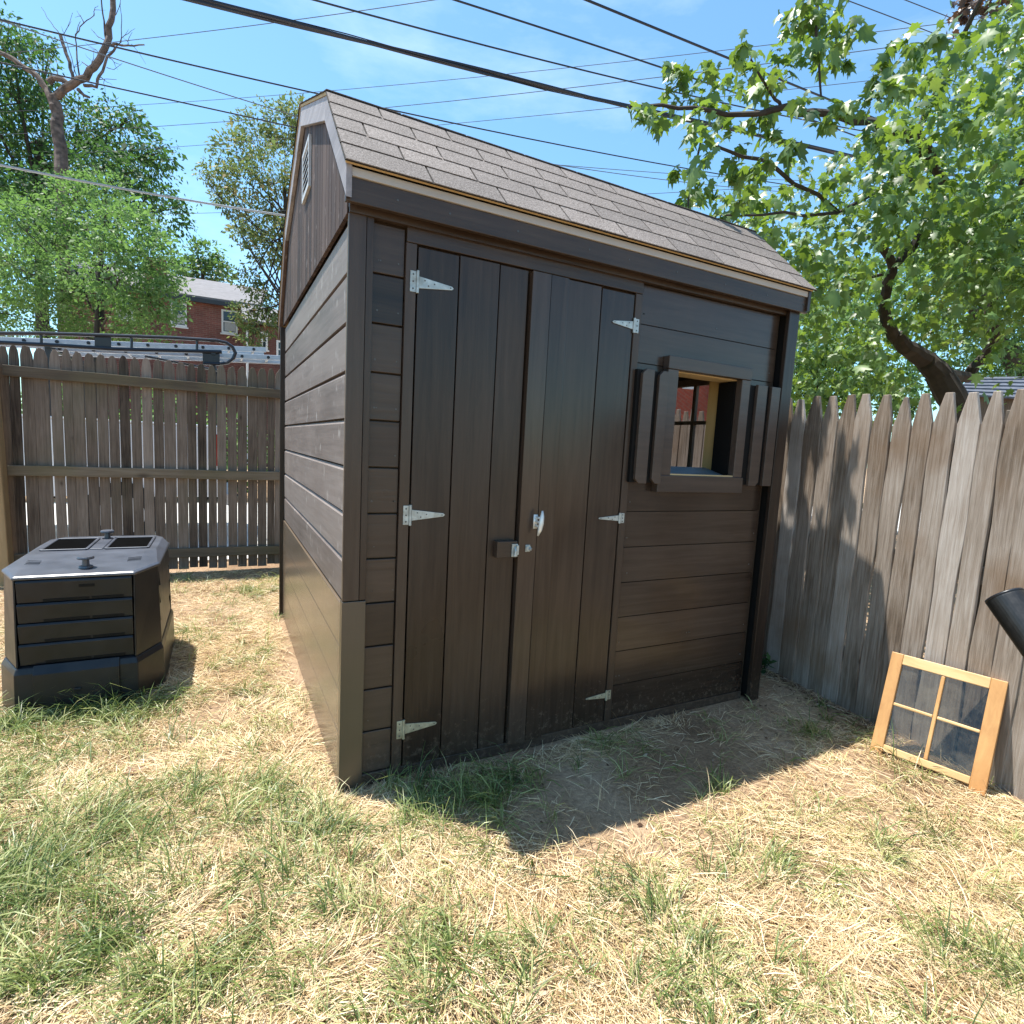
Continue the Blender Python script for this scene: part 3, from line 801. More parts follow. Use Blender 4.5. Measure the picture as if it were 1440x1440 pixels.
# door trim
MB().box(0.2205, 0.263, -0.012, 0.02, 0.04, 2.22).build('door_trim', M['paint_v'], shed, bevel=0.002)
MB().box(1.358, 1.398, -0.012, 0.02, 0.04, 2.22).build('door_trim', M['paint_v'], shed, bevel=0.002)
# doors
DZ0, DZ1 = 0.042, 2.214
def door_slab(xs, faces, back=0.018):
    m_ = MB()
    for (a, b_), yf in zip(xs, faces):
        m_.box(a+0.002, b_-0.002, yf, back, DZ0+random.uniform(-.002, .002), DZ1+random.uniform(-.003, .003))
    return m_
dl = door_slab([(0.268, 0.4435), (0.4445, 0.6275), (0.6285, 0.768)], [-0.010, -0.010, -0.008]).build('door', M['paint_v'], shed, bevel=0.003)
dr = door_slab([(0.775, 0.872), (0.8725, 0.968), (0.970, 1.158), (1.159, 1.354)], [-0.030, -0.024, -0.009, -0.009]).build('door', M['paint_smooth_v'], shed, bevel=0.003)
# strap hinges: leaf on the trim, knuckle, tapering strap on the door
def hinge(parent, xk, zc, dirn, yf, mat, L=0.145, kz=1.0):
    h = MB()
    y = yf-0.0035
    h.prism([(xk-dirn*0.030, y, zc-kz*0.040), (xk-dirn*0.006, y, zc-kz*0.040), (xk-dirn*0.006, y, zc+kz*0.040), (xk-dirn*0.030, y, zc+kz*0.040)], (0, 0.0034, 0))
    h.tube([(xk, y-0.001, zc-kz*0.043), (xk, y-0.001, zc+kz*0.043)], 0.0062, 10)
    h.prism([(xk+dirn*0.006, y, zc-kz*0.023), (xk+dirn*L, y, zc-kz*0.007), (xk+dirn*(L+0.008), y, zc), (xk+dirn*L, y, zc+kz*0.007), (xk+dirn*0.006, y, zc+kz*0.023)], (0, 0.0034, 0))
    o = h.build('hinge', mat, parent, bevel=0.001)
    s = MB()
    for dx, dz in ((-0.018, 0.027), (-0.018, 0), (-0.018, -0.027)):
        s.tube([(xk+dirn*dx, y, zc+kz*dz), (xk+dirn*dx, y-0.002, zc+kz*dz)], 0.0036, 8)
    for dx, dz in ((0.03, 0.010), (0.045, -0.008), (0.07, 0.003), (L-0.006, 0)):
        s.tube([(xk+dirn*dx, y, zc+kz*dz), (xk+dirn*dx, y-0.002, zc+kz*dz)], 0.003, 8)
    # screws belong to the same piece of hardware
    h2 = s
    me = o.data
    me.materials.append(M['screw'])
    bmx = bmesh.new(); bmx.from_mesh(me)
    off = base_of(parent)
    vs = [bmx.verts.new((p[0]-off.x, p[1]-off.y, p[2]-off.z)) for p in h2.v]
    for f in h2.f:
        fc = bmx.faces.new([vs[i] for i in f]); fc.material_index = 1
    bmx.to_mesh(me); bmx.free()
    return o
for zc in (2.078, 1.150, 0.215):
    hinge(dl, 0.268, zc, 1, -0.012, M['galv'] if zc > .5 else M['galv_yellow_sheen'])
for zc in (2.068, 1.125, 0.188):
    hinge(dr, 1.355, zc, -1, -0.012, M['galv'] if zc > .5 else M['galv_yellow_sheen'], 0.122, 0.82 if zc > 1.5 else 0.62)
# rope-cleat handle, latch block with bolt, lock
cl = MB()
cl.tube([(0.868, -0.072, 1.172), (0.864, -0.078, 1.145), (0.860, -0.080, 1.115), (0.856, -0.078, 1.085), (0.851, -0.072, 1.058)], [0.004, 0.010, 0.012, 0.010, 0.004], 10)
cl.box(0.846, 0.866, -0.036, -0.0305, 1.085, 1.150)
for zc in (1.098, 1.118, 1.138):
    cl.tube([(0.857, -0.034, zc), (0.860, -0.075, zc)], 0.0055, 8)
cl.build('handle', M['white_alu'], dr, smooth=True)
MB().box(0.660, 0.762, -0.048, -0.0085, 0.957, 1.032).build('latch_block', M['paint_h'], dl, bevel=0.003)
lt = MB().box(0.731, 0.760, -0.056, -0.0485, 0.962, 1.020)
lt.tube([(0.745, -0.056, 1.005), (0.745, -0.066, 0.992), (0.742, -0.066, 0.965)], 0.006, 8)
lt.box(0.750, 0.762, -0.064, -0.0565, 0.972, 1.015)
lt.build('latch', M['galv'], dl, bevel=0.001)
lk = MB().tube([(0.826, -0.0305, 0.994), (0.826, -0.040, 0.994)], 0.013, 14).box(0.812, 0.836, -0.034, -0.0305, 0.978, 1.010)
lk.tube([(0.832, -0.040, 0.992), (0.836, -0.046, 0.990)], 0.008, 10)
lk.build('lock', M['galv'], dr, bevel=0.001)

# window: frame, sill, glazing
win = MB()
win.box(1.575, 1.645, -0.04, 0.0015, 1.3495, 1.885); win.box(2.110, 2.176, -0.04, 0.0015, 1.3495, 1.885)
win.box(1.573, 2.178, -0.043, 0.0015, 1.886, 1.951)
win.box(1.560, 2.185, -0.045, 0.0015, 1.262, 1.349)
window = win.build('window', M['paint_frame'], shed, bevel=0.003)
MB().prism([(1.641, 0.0025, 1.335), (1.641, 0.17, 1.335), (1.641, 0.17, 1.392), (1.641, 0.0025, 1.351)], (0.473, 0, 0)).build('sill', M['sill'], window, bevel=0.002)
MB().box(1.646, 2.109, -0.036, 0.0, 1.3505, 1.358).build('sill_edge', M['raw_x'], window)
MB().box(1.6405, 2.1145, 0.0025, 0.12, 1.881, 1.8895).build('head_jamb', M['raw_x'], window)
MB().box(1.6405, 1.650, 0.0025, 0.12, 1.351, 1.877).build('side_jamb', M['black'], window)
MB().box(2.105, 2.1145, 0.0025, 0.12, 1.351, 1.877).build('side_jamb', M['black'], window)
# second window in the far wall, seen through the first
rw = MB()
yc = 0.655
rw.box(2.455, 2.485, RY0, RY0+0.05, RZ0, RZ1); rw.box(2.455, 2.485, RY1-0.05, RY1, RZ0, RZ1)
rw.box(2.455, 2.485, RY0+0.05, RY1-0.05, RZ0, RZ0+0.05); rw.box(2.455, 2.485, RY0+0.05, RY1-0.05, RZ1-0.045, RZ1)
rw.box(2.458, 2.482, yc-0.014, yc+0.014, RZ0+0.05, RZ1-0.045)
rw.box(2.458, 2.482, RY0+0.05, yc-0.014, 1.672, 1.696); rw.box(2.458, 2.482, yc+0.014, RY1-0.05, 1.672, 1.696)
rwin = rw.build('far_window', M['rawedge'], shed)
MB().box(2.468, 2.471, RY0+0.03, RY1-0.03, RZ0+0.03, RZ1-0.03).build('pane', M['glass'], rwin)
MB().box(2.130, 2.192, 0.135, 0.215, 0.05, 2.34).build('wall_stud', M['raw'], shed)
MB().box(2.36, 2.45, 1.05, 1.12, 0.05, 2.34).build('wall_stud', M['raw'], shed)
rs_ = MB()
for a, b_ in zip(ROW[:-1], ROW[1:]):
    if b_ < RZ0 or a > RZ1: rs_.box(2.472, 2.488, 0.062, D, a+.003, b_-.003)
    else: rs_.box(2.472, 2.488, 0.062, RY0, a+.003, b_-.003); rs_.box(2.472, 2.488, RY1, D, a+.003, b_-.003)
rs_.build('far_side_siding', M['paint_h'], shed)
# shutters: two clipped boards each, over black strips that paint the shaded gap behind
def shutter(xs, cl_, sp):
    top, bot, c = 1.868, 1.305, 0.022
    m_ = MB()
    for (a, b_), (tl, tr, bl, br) in zip(xs, cl_):
        p = []
        p += [(a, bot+c), (a+c, bot)] if bl else [(a, bot)]
        p += [(b_-c, bot), (b_, bot+c)] if br else [(b_, bot)]
        p += [(b_, top-c), (b_-c, top)] if tr else [(b_, top)]
        p += [(a+c, top), (a, top-c)] if tl else [(a, top)]
        m_.prism([(x, -0.052, z) for x, z in p], (0, 0.02, 0))
    o = m_.build('shutter', M['paint_frame'], shed, bevel=0.002)
    s = MB()
    for a, b_ in sp: s.box(a, b_, -0.0315, 0.0015, bot+0.004, top-0.004)
    s.build('shutter_gap_shade', M['black'], o)
shutter([(1.405, 1.478), (1.512, 1.572)], [(1, 0, 1, 0), (1, 0, 1, 0)], [(1.385, 1.572)])
shutter([(2.225, 2.303), (2.340, 2.412)], [(0, 0, 0, 1), (0, 0, 0, 0)], [(2.182, 2.395)])

# small scratch + nail heads on the front
nh = MB()
for k in range(46):
    r_ = random.choice(ROW[1:-1]); x = random.choice((random.uniform(.11, .125), random.uniform(.19, .21), random.uniform(1.42, 1.45), random.uniform(1.9, 1.93), random.uniform(2.36, 2.38)))
    if WX0-.5 < x < WX1+.25 and WZ0-.1 < r_ < WZ1+.1: continue
    MB().tube([(x, 0.003, r_+.05), (x, 0.0005, r_+.05)], random.uniform(.0025, .0045), 8).build('nail_head', M['screw'], shed)
for k in range(9):
    x = 0.12+k*0.29+random.uniform(-.05, .05)
    MB().tube([(x, -0.079, 2.335), (x, -0.0815, 2.335)], .004, 8).build('nail_head', M['screw'], shed)

# ------------------------------------------------------------------ LEFT FENCE (stockade, seen from its rail side)
FY = 4.25
fl = thing('picket_fence', 'weathered grey-brown picket fence with rounded tops and three rails, behind the compost bin', 'fence', (-1.0, FY, 0))
pxs = [5, 55, 112, 180, 258, 300, 357, 417, 470, 528, 575, 630, 685, 738, 790, 858, 895, 945, 995, 1040, 1090, 1137, 1190, 1235, 1282, 1312]
tops = [485, 484, 485, 489, 492, 490, 494, 496, 498, 500, 500, 502, 503, 505, 506, 509, 510, 511, 513, 513, 515, 515, 517, 517, 518, 519]
pc = [at(u/3.349, v_, 1, FY)[0] for u, v_ in zip(pxs, tops)]
px_l = [(pc[0]-.06)] + [(a+b_)/2 for a, b_ in zip(pc[:-1], pc[1:])]
step = pc[-1]-pc[-2]
pz = [at(u/3.349, v_, 1, FY)[2] for u, v_ in zip(pxs, tops)]
x = pc[-1]
while x < 3.0:                      # runs on behind the shed
    x += 0.145; pc.append(x); pz.append(2.15+random.uniform(-.02, .02))
edges = [(a+b_)/2 for a, b_ in zip(pc[:-1], pc[1:])]
edges = [pc[0]-(edges[0]-pc[0])]+edges+[pc[-1]+.07]
for i, (c_, zt) in enumerate(zip(pc, pz)):
    a, b_ = edges[i], edges[i+1]
    gl_ = random.choice((0.002, 0.004, 0.006, 0.008, 0.011, 0.003)); gr_ = random.choice((0.0005, 0.002, 0.004, 0.002))
    a += gl_; b_ -= gr_
    w_ = b_-a; zb = random.uniform(0.02, 0.05)
    lean = random.uniform(-.004, .004)
    poly = [(a+lean, zb), (b_+lean, zb), (b_, zt-0.13), (b_-0.03*w_, zt-0.085), (b_-0.11*w_, zt-0.045), (b_-0.23*w_, zt-0.015), (b_-0.37*w_, zt-0.002), (a+0.40*w_, zt), (a+0.24*w_, zt-0.014), (a+0.10*w_, zt-0.045), (a+0.03*w_, zt-0.088), (a, zt-0.13)]
    poly = [(x_+random.uniform(-.0025, .0025), z_+(random.uniform(-.006, .006) if z_ > 1.9 else 0)) for x_, z_ in poly]
    yo = random.uniform(-.004, .004)
    MB().prism([(x_, FY+0.02+yo, z_) for x_, z_ in poly], (0, 0.019, 0)).build('picket', M['fence_l'], fl, bevel=0.0025)
for zc in (1.885, 1.012, 0.205):
    r_ = MB()
    n_ = 14
    rings = []
    for k in range(n_+1):
        xx = lerp(-2.12, 3.05, k/n_); dz = random.uniform(-.004, .004)
        rings.append([(xx, FY-0.025, zc-0.047+dz), (xx, FY+0.016, zc-0.047+dz), (xx, FY+0.016, zc+0.047+dz), (xx, FY-0.025, zc+0.047+dz)])
    r_.loft(rings).build('rail', M['rail'], fl, bevel=0.004)
po = MB()
po.loft([[(-2.29+sx, 4.08, z), (-2.13+sx, 4.08, z), (-2.13+sx, 4.23, z), (-2.29+sx, 4.23, z)] for z, sx in ((-0.1, 0.03), (0.6, 0.015), (1.3, 0.0), (1.98, -0.02))])
po.build('post', M['post'], fl, bevel=0.008)

# ------------------------------------------------------------------ RIGHT FENCE
P0 = np.array([3.0, 0.24]); FD = np.array([-0.2, -1.36]); FD = FD/np.linalg.norm(FD)
FN = np.array([FD[1], -FD[0]]);  FN = FN if FN[0] > 0 else -FN       # away from the yard
fr = thing('picket_fence', 'silvery weathered picket fence with pointed tops, beside the shed and behind the leaning window sash', 'fence', (2.9, -0.5, 0))
def fp(s, off, z):
    q = P0+FD*s+FN*off
    return (q[0], q[1], z)
ctr = [-.105, -.007, .132, .239, .368, .475, .594, .704, .813, .927, 1.043, 1.147, 1.246]
tp = [1.883, 1.868, 1.881, 1.874, 1.874, 1.870, 1.857, 1.835, 1.849, 1.845, 1.838, 1.835, 1.837]
s = ctr[-1]
while s < 2.3:
    s += 0.108; ctr.append(s); tp.append(1.838+random.uniform(-.01, .01))
s = ctr[0]; pre, pret = [], []
while s > -4.15:
    s -= 0.114; pre.append(s); pret.append(1.86+random.uniform(-.025, .02))
ctr = pre[::-1]+ctr; tp = pret[::-1]+tp
ed = [(a+b_)/2 for a, b_ in zip(ctr[:-1], ctr[1:])]
ed = [ctr[0]-.055]+ed+[ctr[-1]+.055]
for i, (c_, zt) in enumerate(zip(ctr, tp)):
    a, b_ = ed[i]+random.choice((.002, .004, .006)), ed[i+1]-random.choice((.0025, .004, .006))
    w_ = b_-a; off = random.uniform(-.010, .006)
    t1 = 0.17*w_
    sk = random.uniform(-.006, .006)
    zb = -0.03
    rings = []
    broken = abs(c_-.704) < .01
    m_ = c_+random.uniform(-.006, .006)
    poly = [(a+sk, zb), (b_+sk, zb), (b_, zt-0.155), (m_+t1, zt), (m_-t1, zt), (a, zt-0.155)]
    if broken:
        poly = [(a+sk, zb), (b_+sk, zb), (b_, zt-0.155), (m_+t1, zt), (m_+t1*.2, zt+.004), (m_-t1*1.1, zt-.055), (m_-t1*1.5, zt-.10), (a, zt-0.155)]
    ph, am = random.uniform(0, 9), random.uniform(.0015, .0055)
    zz_ = np.linspace(zb+.08, zt-.24, 13)
    lft = [(a+sk*(1-z_/zt)+am*math.sin(ph+z_*6.1)+am*.6*math.sin(ph*2+z_*13.7)-.001, z_) for z_ in zz_]
    rgt = [(b_+sk*(1-z_/zt)+am*math.sin(ph*1.7+z_*5.3)+am*.6*math.sin(ph*3+z_*11.9)+.001, z_) for z_ in zz_]
    poly = [poly[0], poly[1]]+rgt+poly[2:]+lft[::-1]
    off3 = np.array([*(FN*0.019), 0])
    # slightly cupped board: bowed face
    MB().prism([fp(q, off, z) for q, z in poly], off3).build('picket', M['fence_r'], fr, bevel=0.003)
for zc in (1.55, 0.95, 0.3):
    MB().bar(fp(-4.2, 0.045, zc), fp(2.35, 0.045, zc), 0.04, 0.09).build('rail', M['rail_y'], fr, bevel=0.004)
for s_ in (-3.6, -1.2, 1.2):
    MB().bar(fp(s_, 0.11, -0.1), fp(s_, 0.11, 1.75), 0.09, 0.09, up=(1, 0, 0)).build('post', M['rail_y'], fr, bevel=0.004)

# ------------------------------------------------------------------ LEANING SASH
SB = np.array([2.514, -0.715, 0.0]); th, lean = -1.338, 0.331
sb = np.array([math.cos(th), math.sin(th), 0]); sn = np.array([-sb[1], sb[0], 0])
su = np.array([0, 0, math.cos(lean)])+sn*math.sin(lean)
sf = np.cross(sb, su)                                   # faces the yard
SWD, SHT = 0.46, 0.526
sash = thing('window_sash', 'loose golden pine four-pane window sash leaning on the right picket fence', 'window sash', tuple(SB+sb*SWD/2))
def sp_(a, h, d=0.0): return SB+sb*a+su*h+sf*d
def sbar(mb, a0, a1, h0, h1, d0, d1):
    mb.prism([sp_(a0, h0, d0), sp_(a1, h0, d0), sp_(a1, h1, d0), sp_(a0, h1, d0)], sf*(d1-d0))
th_ = 0.036
for a0, a1 in ((0, 0.052), (0.40, 0.46)):
    m_ = MB(); sbar(m_, a0, a1, 0.0, 0.526, -th_, 0.0)
    m_.build('stile', M['sash'], sash, bevel=0.003)
m_ = MB(); sbar(m_, 0.0525, 0.3995, 0.474, 0.5255, -th_+.001, -0.001); m_.build('top_rail', M['sash_x'], sash, bevel=0.003)
m_ = MB(); sbar(m_, 0.0525, 0.3995, 0.026, 0.060, -th_+.001, -0.001); m_.build('bottom_rail', M['sash_x'], sash, bevel=0.003)
m_ = MB(); sbar(m_, 0.218, 0.234, 0.061, 0.473, -0.026, -0.003); m_.build('muntin', M['sash'], sash, bevel=0.004)
m_ = MB(); sbar(m_, 0.053, 0.217, 0.262, 0.277, -0.025, -0.004); sbar(m_, 0.235, 0.399, 0.262, 0.277, -0.025, -0.004)
m_.build('muntin', M['sash_x'], sash, bevel=0.004)
for a0, a1 in ((0.053, 0.2175), (0.2345, 0.399)):
    for h0, h1 in ((0.0605, 0.2615), (0.2775, 0.4735)):
        m_ = MB(); sbar(m_, a0, a1, h0, h1, -0.017, -0.015); m_.build('pane', M['sashglass'], sash)

# ------------------------------------------------------------------ COMPOST BIN
binx = thing('compost_bin', 'black plastic octagonal compost bin with slatted sides and a knobbed lid', 'compost bin', (-1.08, 1.7, 0))
def octo(x0, x1, y0, y1, cx, cy, z):
    return [(x0+cx, y0, z), (x1-cx, y0, z), (x1, y0+cy, z), (x1, y1-cy, z), (x1-cx, y1, z), (x0+cx, y1, z), (x0, y1-cy, z), (x0, y0+cy, z)]
BX0, BX1, BY0, BY1 = -1.405, -0.748, 1.19, 2.25
def ringz(z):
    t = z/0.7; e = lerp(0.012, 0.0, min(1, max(0, t)))
    return octo(BX0-e, BX1+e, BY0-e, BY1+e, 0.085, 0.2, z)
body = MB()
# inner shell, corner piers, slats
body.loft([octo(BX0+.012, BX1-.012, BY0+.014, BY1-.014, .085, .2, .24), octo(BX0+.012, BX1-.012, BY0+.014, BY1-.014, .085, .2, .69)])
bd = body.build('body', M['plastic'], binx, bevel=0.003)
sl2 = MB()
zs = [0.255, 0.365, 0.468, 0.570, 0.685]
xa, xb = BX0+.095, BX1-.095
for a, b_ in zip(zs[:-1], zs[1:]):
    prof = [(BY0+.013, a+.001), (BY0-0.002, a+.001), (BY0-0.015, b_-.010), (BY0-0.009, b_-.001), (BY0+.013, b_-.001)]
    sl2.prism([(xa, y_, z_) for y_, z_ in prof], (xb-xa, 0, 0))
    # side slats (right and left)
    for xo, sg in ((BX1, 1), (BX0, -1)):
        prof = [(xo-sg*.011, a+.001), (xo+sg*.012, a+.001), (xo+sg*.002, b_-.012), (xo-sg*.004, b_-.003), (xo-sg*.011, b_-.003)]
        sl2.prism([(x_, BY0+.215, z_) for x_, z_ in prof], (0, BY1-BY0-.43, 0))
sl2.build('slat_panel', M['plastic'], binx, bevel=0.0025)
for cx_, cy_ in ((BX1, BY0), (BX0, BY0), (BX1, BY1), (BX0, BY1)):
    sx = 1 if cx_ == BX1 else -1; sy = 1 if cy_ == BY1 else -1
    q = lambda z, e: [(cx_-sx*.09+0, cy_+sy*e, z), (cx_-sx*.083, cy_+sy*e, z), (cx_+sx*e, cy_-sy*.195, z), (cx_+sx*e, cy_-sy*.21, z), (cx_-sx*.04, cy_-sy*.21, z), (cx_-sx*.09, cy_-sy*.05, z)]
    r0, r1 = q(.25, .014), q(.69, .001)
    if sx*sy < 0: pass
    MB().loft([r0, r1]).build('corner_pier', M['plastic'], binx, bevel=0.003)
vs_ = MB()
for a, b_ in zip(zs[:-1], zs[1:]):
    for u0, u1 in ((.10, .285), (.295, .43)):
        vs_.prism([(xa+u0, BY0-.0055, a+.004), (xa+u1, BY0-.0055, a+.004), (xa+u1, BY0-.0065, a+.017), (xa+u0, BY0-.0065, a+.017)], (0, .006, 0))
vs_.prism([(xa+.245, BY0-.0125, .640), (xa+.31, BY0-.0125, .640), (xa+.31, BY0-.0135, .655), (xa+.245, BY0-.0135, .655)], (0, .008, 0))
vs_.build('vent_slot_shade', M['black'], binx)  # black strips painting the shade inside the slots
basem = MB()
basem.loft([octo(BX0-.027, BX1+.027, BY0-.03, BY1+.03, .10, .2, -0.02), octo(BX0-.024, BX1+.024, BY0-.027, BY1+.027, .10, .2, .218), octo(BX0-.013, BX1+.013, BY0-.016, BY1+.016, .095, .2, .245),
            octo(BX0+.005, BX1-.005, BY0+.005, BY1-.005, .09, .2, .252)])
basem.build('base', M['plastic'], binx, bevel=0.004)
dp = MB()
x0_, x1_ = xa+.055, xb-.06
dp.prism([(x0_, BY0-.026, 0.03), (x0_, BY0-.044, 0.03), (x0_, BY0-.042, .215), (x0_, BY0-.018, .256), (x0_, BY0-.012, .256), (x0_, BY0-.024, .21)], (x1_-x0_, 0, 0))
dp.box(x0_+.16, x1_-.16, BY0-.052, BY0-.043, .115, .128)
dp.build('hatch_panel', M['plastic'], binx, bevel=0.004)
LZ = 0.70
lid = MB()
ex = 0.012
LX0, LX1, LY0, LY1 = BX0-ex, BX1+ex, BY0-ex, BY1+ex
ymid = 1.92
lid.loft([octo(LX0, LX1, LY0, LY1, .092, .215, LZ-.012), octo(LX0, LX1, LY0, LY1, .092, .215, LZ), octo(LX0+.012, LX1-.012, LY0+.012, LY1-.012, .09, .21, LZ+.008),
          octo(LX0+.045, LX1-.045, LY0+.45, LY1-.06, .05, .08, LZ+.030)])
lido = lid.build('lid', M['lidplastic'], binx, bevel=0.004)
# flat black plates painting the wells' shade, either side of the rear web
def well(xw0, xw1, y0, y1):
    w_ = MB()
    w_.box(xw0, xw1, y0, y1, LZ+.0305, LZ+.034)
    w_.build('lid_well_shade', M['well_shade'], lido)
web = MB()
zt_ = LZ+.031
def tube_ring(mb, xw0, xw1, y0, y1, h, r):
    for (p, q) in (((xw0, y0), (xw1, y0)), ((xw1, y0), (xw1, y1)), ((xw1, y1), (xw0, y1)), ((xw0, y1), (xw0, y0))):
        mb.bar((p[0], p[1], zt_+h/2), (q[0], q[1], zt_+h/2), r, h)
for xw0, xw1 in ((-1.335, -1.125), (-1.035, -0.825)):
    well(xw0, xw1, 1.72, 2.10)
    tube_ring(web, xw0, xw1, 1.72, 2.10, .008, .016)
web.box(-1.112, -1.048, 1.72, 2.1, LZ+.028, LZ+.036)
web.build('lid_web', M['lidplastic'], lido, bevel=0.004)
for yk, xk in ((1.30, -1.055), (2.09, -1.08)):
    kz = LZ+.018 if yk < 1.5 else LZ+.03
    k_ = MB().tube([(xk, yk, kz-.004), (xk, yk, kz+.006)], [.034, .030], 20).tube([(xk, yk, kz), (xk, yk, kz+.042)], [.017, .015], 16)
    k_.tube([(xk, yk, kz+.042), (xk, yk, kz+.048), (xk, yk, kz+.056)], [.036, .038, .034], 20)
    k_.build('knob', M['lidplastic'], lido, bevel=0.001)
for t_ in (-1, 1):
    v_ = MB()
    for k in range(6):
        v_.bar((-1.08+t_*.19, 1.36+k*.018, LZ+.012+k*.003), (-1.08+t_*.25, 1.38+k*.018, LZ+.013+k*.003), .005, .003)
    v_.build('lid_rib', M['lidplastic'], lido)

# ------------------------------------------------------------------ BLACK PIPE at the right edge
tip = atd(1412, 838, 2.05)
p2 = atd(1475, 925, 1.915)
dirp = (p2-tip)/np.linalg.norm(p2-tip)
tend = (tip[2]-0.02)/-dirp[2] if dirp[2] < 0 else 1.0
rad = 0.062
foot = tip+dirp*tend
pipe = thing('stove_pipe', 'matt black round pipe jutting in at right, in front of the picket fence', 'pipe', (foot[0], foot[1], 0))
MB().tube([tip, tip+dirp*0.012, foot], [rad*.985, rad, rad], 40).build('tube', M['pipe'], pipe, smooth=False)
MB().tube([tip-dirp*0.002, tip+dirp*0.006], [rad*.99, rad*1.012], 40).build('rim', M['rack'], pipe)
pp = pipe.children[0]
for p in pp.data.polygons: p.use_smooth = len(p.vertices) == 4

# ------------------------------------------------------------------ DEAD LEAVES AND STICKS on the lawn
def dead_leaf(u, v, size, mat, label, seed):
    r_ = np.random.default_rng(seed)
    g = at(u, v, 2, 0.0); zc = float(gz(g[0], g[1]))+0.012
    n_ = 14; m_ = MB(); vs, fs_ = [], []
    a0 = r_.uniform(0, 6.28)
    for k in range(n_):
        a = 2*math.pi*k/n_
        rr = size*(0.55+0.45*abs(math.cos(2.5*a)))*r_.uniform(.8, 1.1)
        vs.append((g[0]+rr*math.cos(a+a0), g[1]+rr*math.sin(a+a0)*0.7, zc+0.35*size*(rr/size)**2*r_.uniform(.2, 1.2)))
    vs.append((g[0], g[1], zc))
    fs_ = [(k, (k+1) % n_, n_) for k in range(n_)]
    m_.add(vs, fs_)
    o = m_.build('dead_leaf', mat, None)
    so_ = o.modifiers.new('thickness', 'SOLIDIFY'); so_.thickness = 0.0012
    off = Vector((g[0], g[1], zc)); o.data.transform(Matrix.Translation(-off)); o.location = off
    tag(o, label, 'leaf', 'dead leaves on the lawn')
dead_leaf(757, 1395, .032, M['paleleaf'], 'largest pale tan curled dead leaf, low in the middle of the lawn', 1)
dead_leaf(850, 1287, .020, M['deadleaf'], 'small dark brown curled leaf beside a grass tuft right of the lawn centre', 2)
dead_leaf(563, 1322, .026, M['paleleaf'], 'narrow pinkish tan leaf on straw, below the left corner of the shed', 3)
dead_leaf(190, 1085, .045, M['deadleaf'], 'reddish brown leaf lying flat in front of the compost bin', 4)
dead_leaf(1348, 1297, .030, M['deadleaf'], 'ragged brown leaf on the dry grass below the window sash', 5)
dead_leaf(895, 1365, .016, M['deadleaf'], 'tiny brown leaf scrap to the right of the pale tan leaf', 6)
dead_leaf(1062, 1012, .022, M['paleleaf'], 'pale leaf on the shaded soil by the right corner of the shed', 8)
def stick(us, r, label):
    pts = []
    for u, v in us:
        g = at(u, v, 2, 0.0); pts.append((g[0], g[1], float(gz(g[0], g[1]))+0.010))
    c_ = Vector(pts[0])
    o = MB().tube(pts, [r*1.1, r, r*.6][:len(pts)] if len(pts) == 3 else r, 6).build('twig', M['bark'], None)
    o.data.transform(Matrix.Translation(-c_)); o.location = c_
    tag(o, label, 'twig')
stick([(172, 1280), (195, 1310), (212, 1338)], .006, 'crooked brown twig lying in the grass at lower left')
stick([(560, 1240), (578, 1237), (600, 1239)], .004, 'short pale twig on the straw below the shed front')
stick([(955, 1350), (975, 1330), (985, 1318)], .004, 'thin grey twig right of the lawn centre')

# ------------------------------------------------------------------ WIRES overhead
def wire(pts, ax, val, r, mat, label, sag=0.0, name='power_line', group=None, n=24):
    w_ = [at(u, v, ax, val) if ax is not None else atd(u, v, val_) for (u, v), val_ in zip(pts, val if ax is None else [val]*len(pts))]
    # quadratic through the points along the span, extended at both ends
    P = np.array(w_)
    t = np.concatenate([[0], np.cumsum(np.linalg.norm(np.diff(P, axis=0), axis=1))]); t = t/t[-1]
    deg = min(2, len(P)-1)
    cf = [np.polyfit(t, P[:, k], deg) for k in range(3)]
    T = np.linspace(-0.55, 1.45, n)
    C = np.array([[np.polyval(cf[k], tt) for k in range(3)] for tt in T])
    if isinstance(r, list):
        m_ = MB()
        for dx, dz, rr in r:
            tw = [(p[0], p[1]+dx*math.cos(i*.9)-dz*math.sin(i*.9), p[2]+dz*math.cos(i*.9)+dx*math.sin(i*.9)) for i, p in enumerate(C)]
            m_.tube(tw, rr, 6)
    else:
        m_ = MB().tube(list(C), r, 6)
    o = m_.build(name, mat, None)
    tag(o, label, 'cable', group or 'overhead cables')
wire([(280, 0), (560, 72), (880, 148), (1165, 212)], 1, 6.5, [(-.014, .014, .026), (.017, -.008, .028), (0, .045, .008)], M['wire'], 'thickest black twisted cable bundle crossing the sky above the shed roof')
wire([(440, 0), (690, 65), (940, 128), (1180, 178)], 1, 7.0, .014, M['wire'], 'black cable just above the thick twisted bundle, leaving the top edge near its middle')
wire([(640, 0), (945, 100), (1200, 190)], 1, 7.4, .017, M['wire'], 'black cable from the top centre to the tip of the maple branch')
wire([(825, 0), (1015, 78), (1195, 152)], 1, 7.6, .024, M['wire'], 'heavy black cable entering at the top just left of the maple foliage')
wire([(0, 28), (225, 80), (450, 133), (960, 236)], 1, 6.8, .011, M['wire'], 'thin black line from the dead tree running behind the shed roof ridge')
wire([(0, 88), (160, 123), (360, 167)], 1, 7.2, .010, M['wire'], 'thin black line in front of the fork of the dead tree')
wire([(25, 37), (160, 82), (383, 153)], 1, 9.0, .009, M['wire_grey'], 'faint grey line crossing just above the dead tree fork')
wire([(0, 232), (215, 273), (400, 303)], 1, 6.0, .013, M['wire_pale'], 'pale grey line in front of the bright green tree')
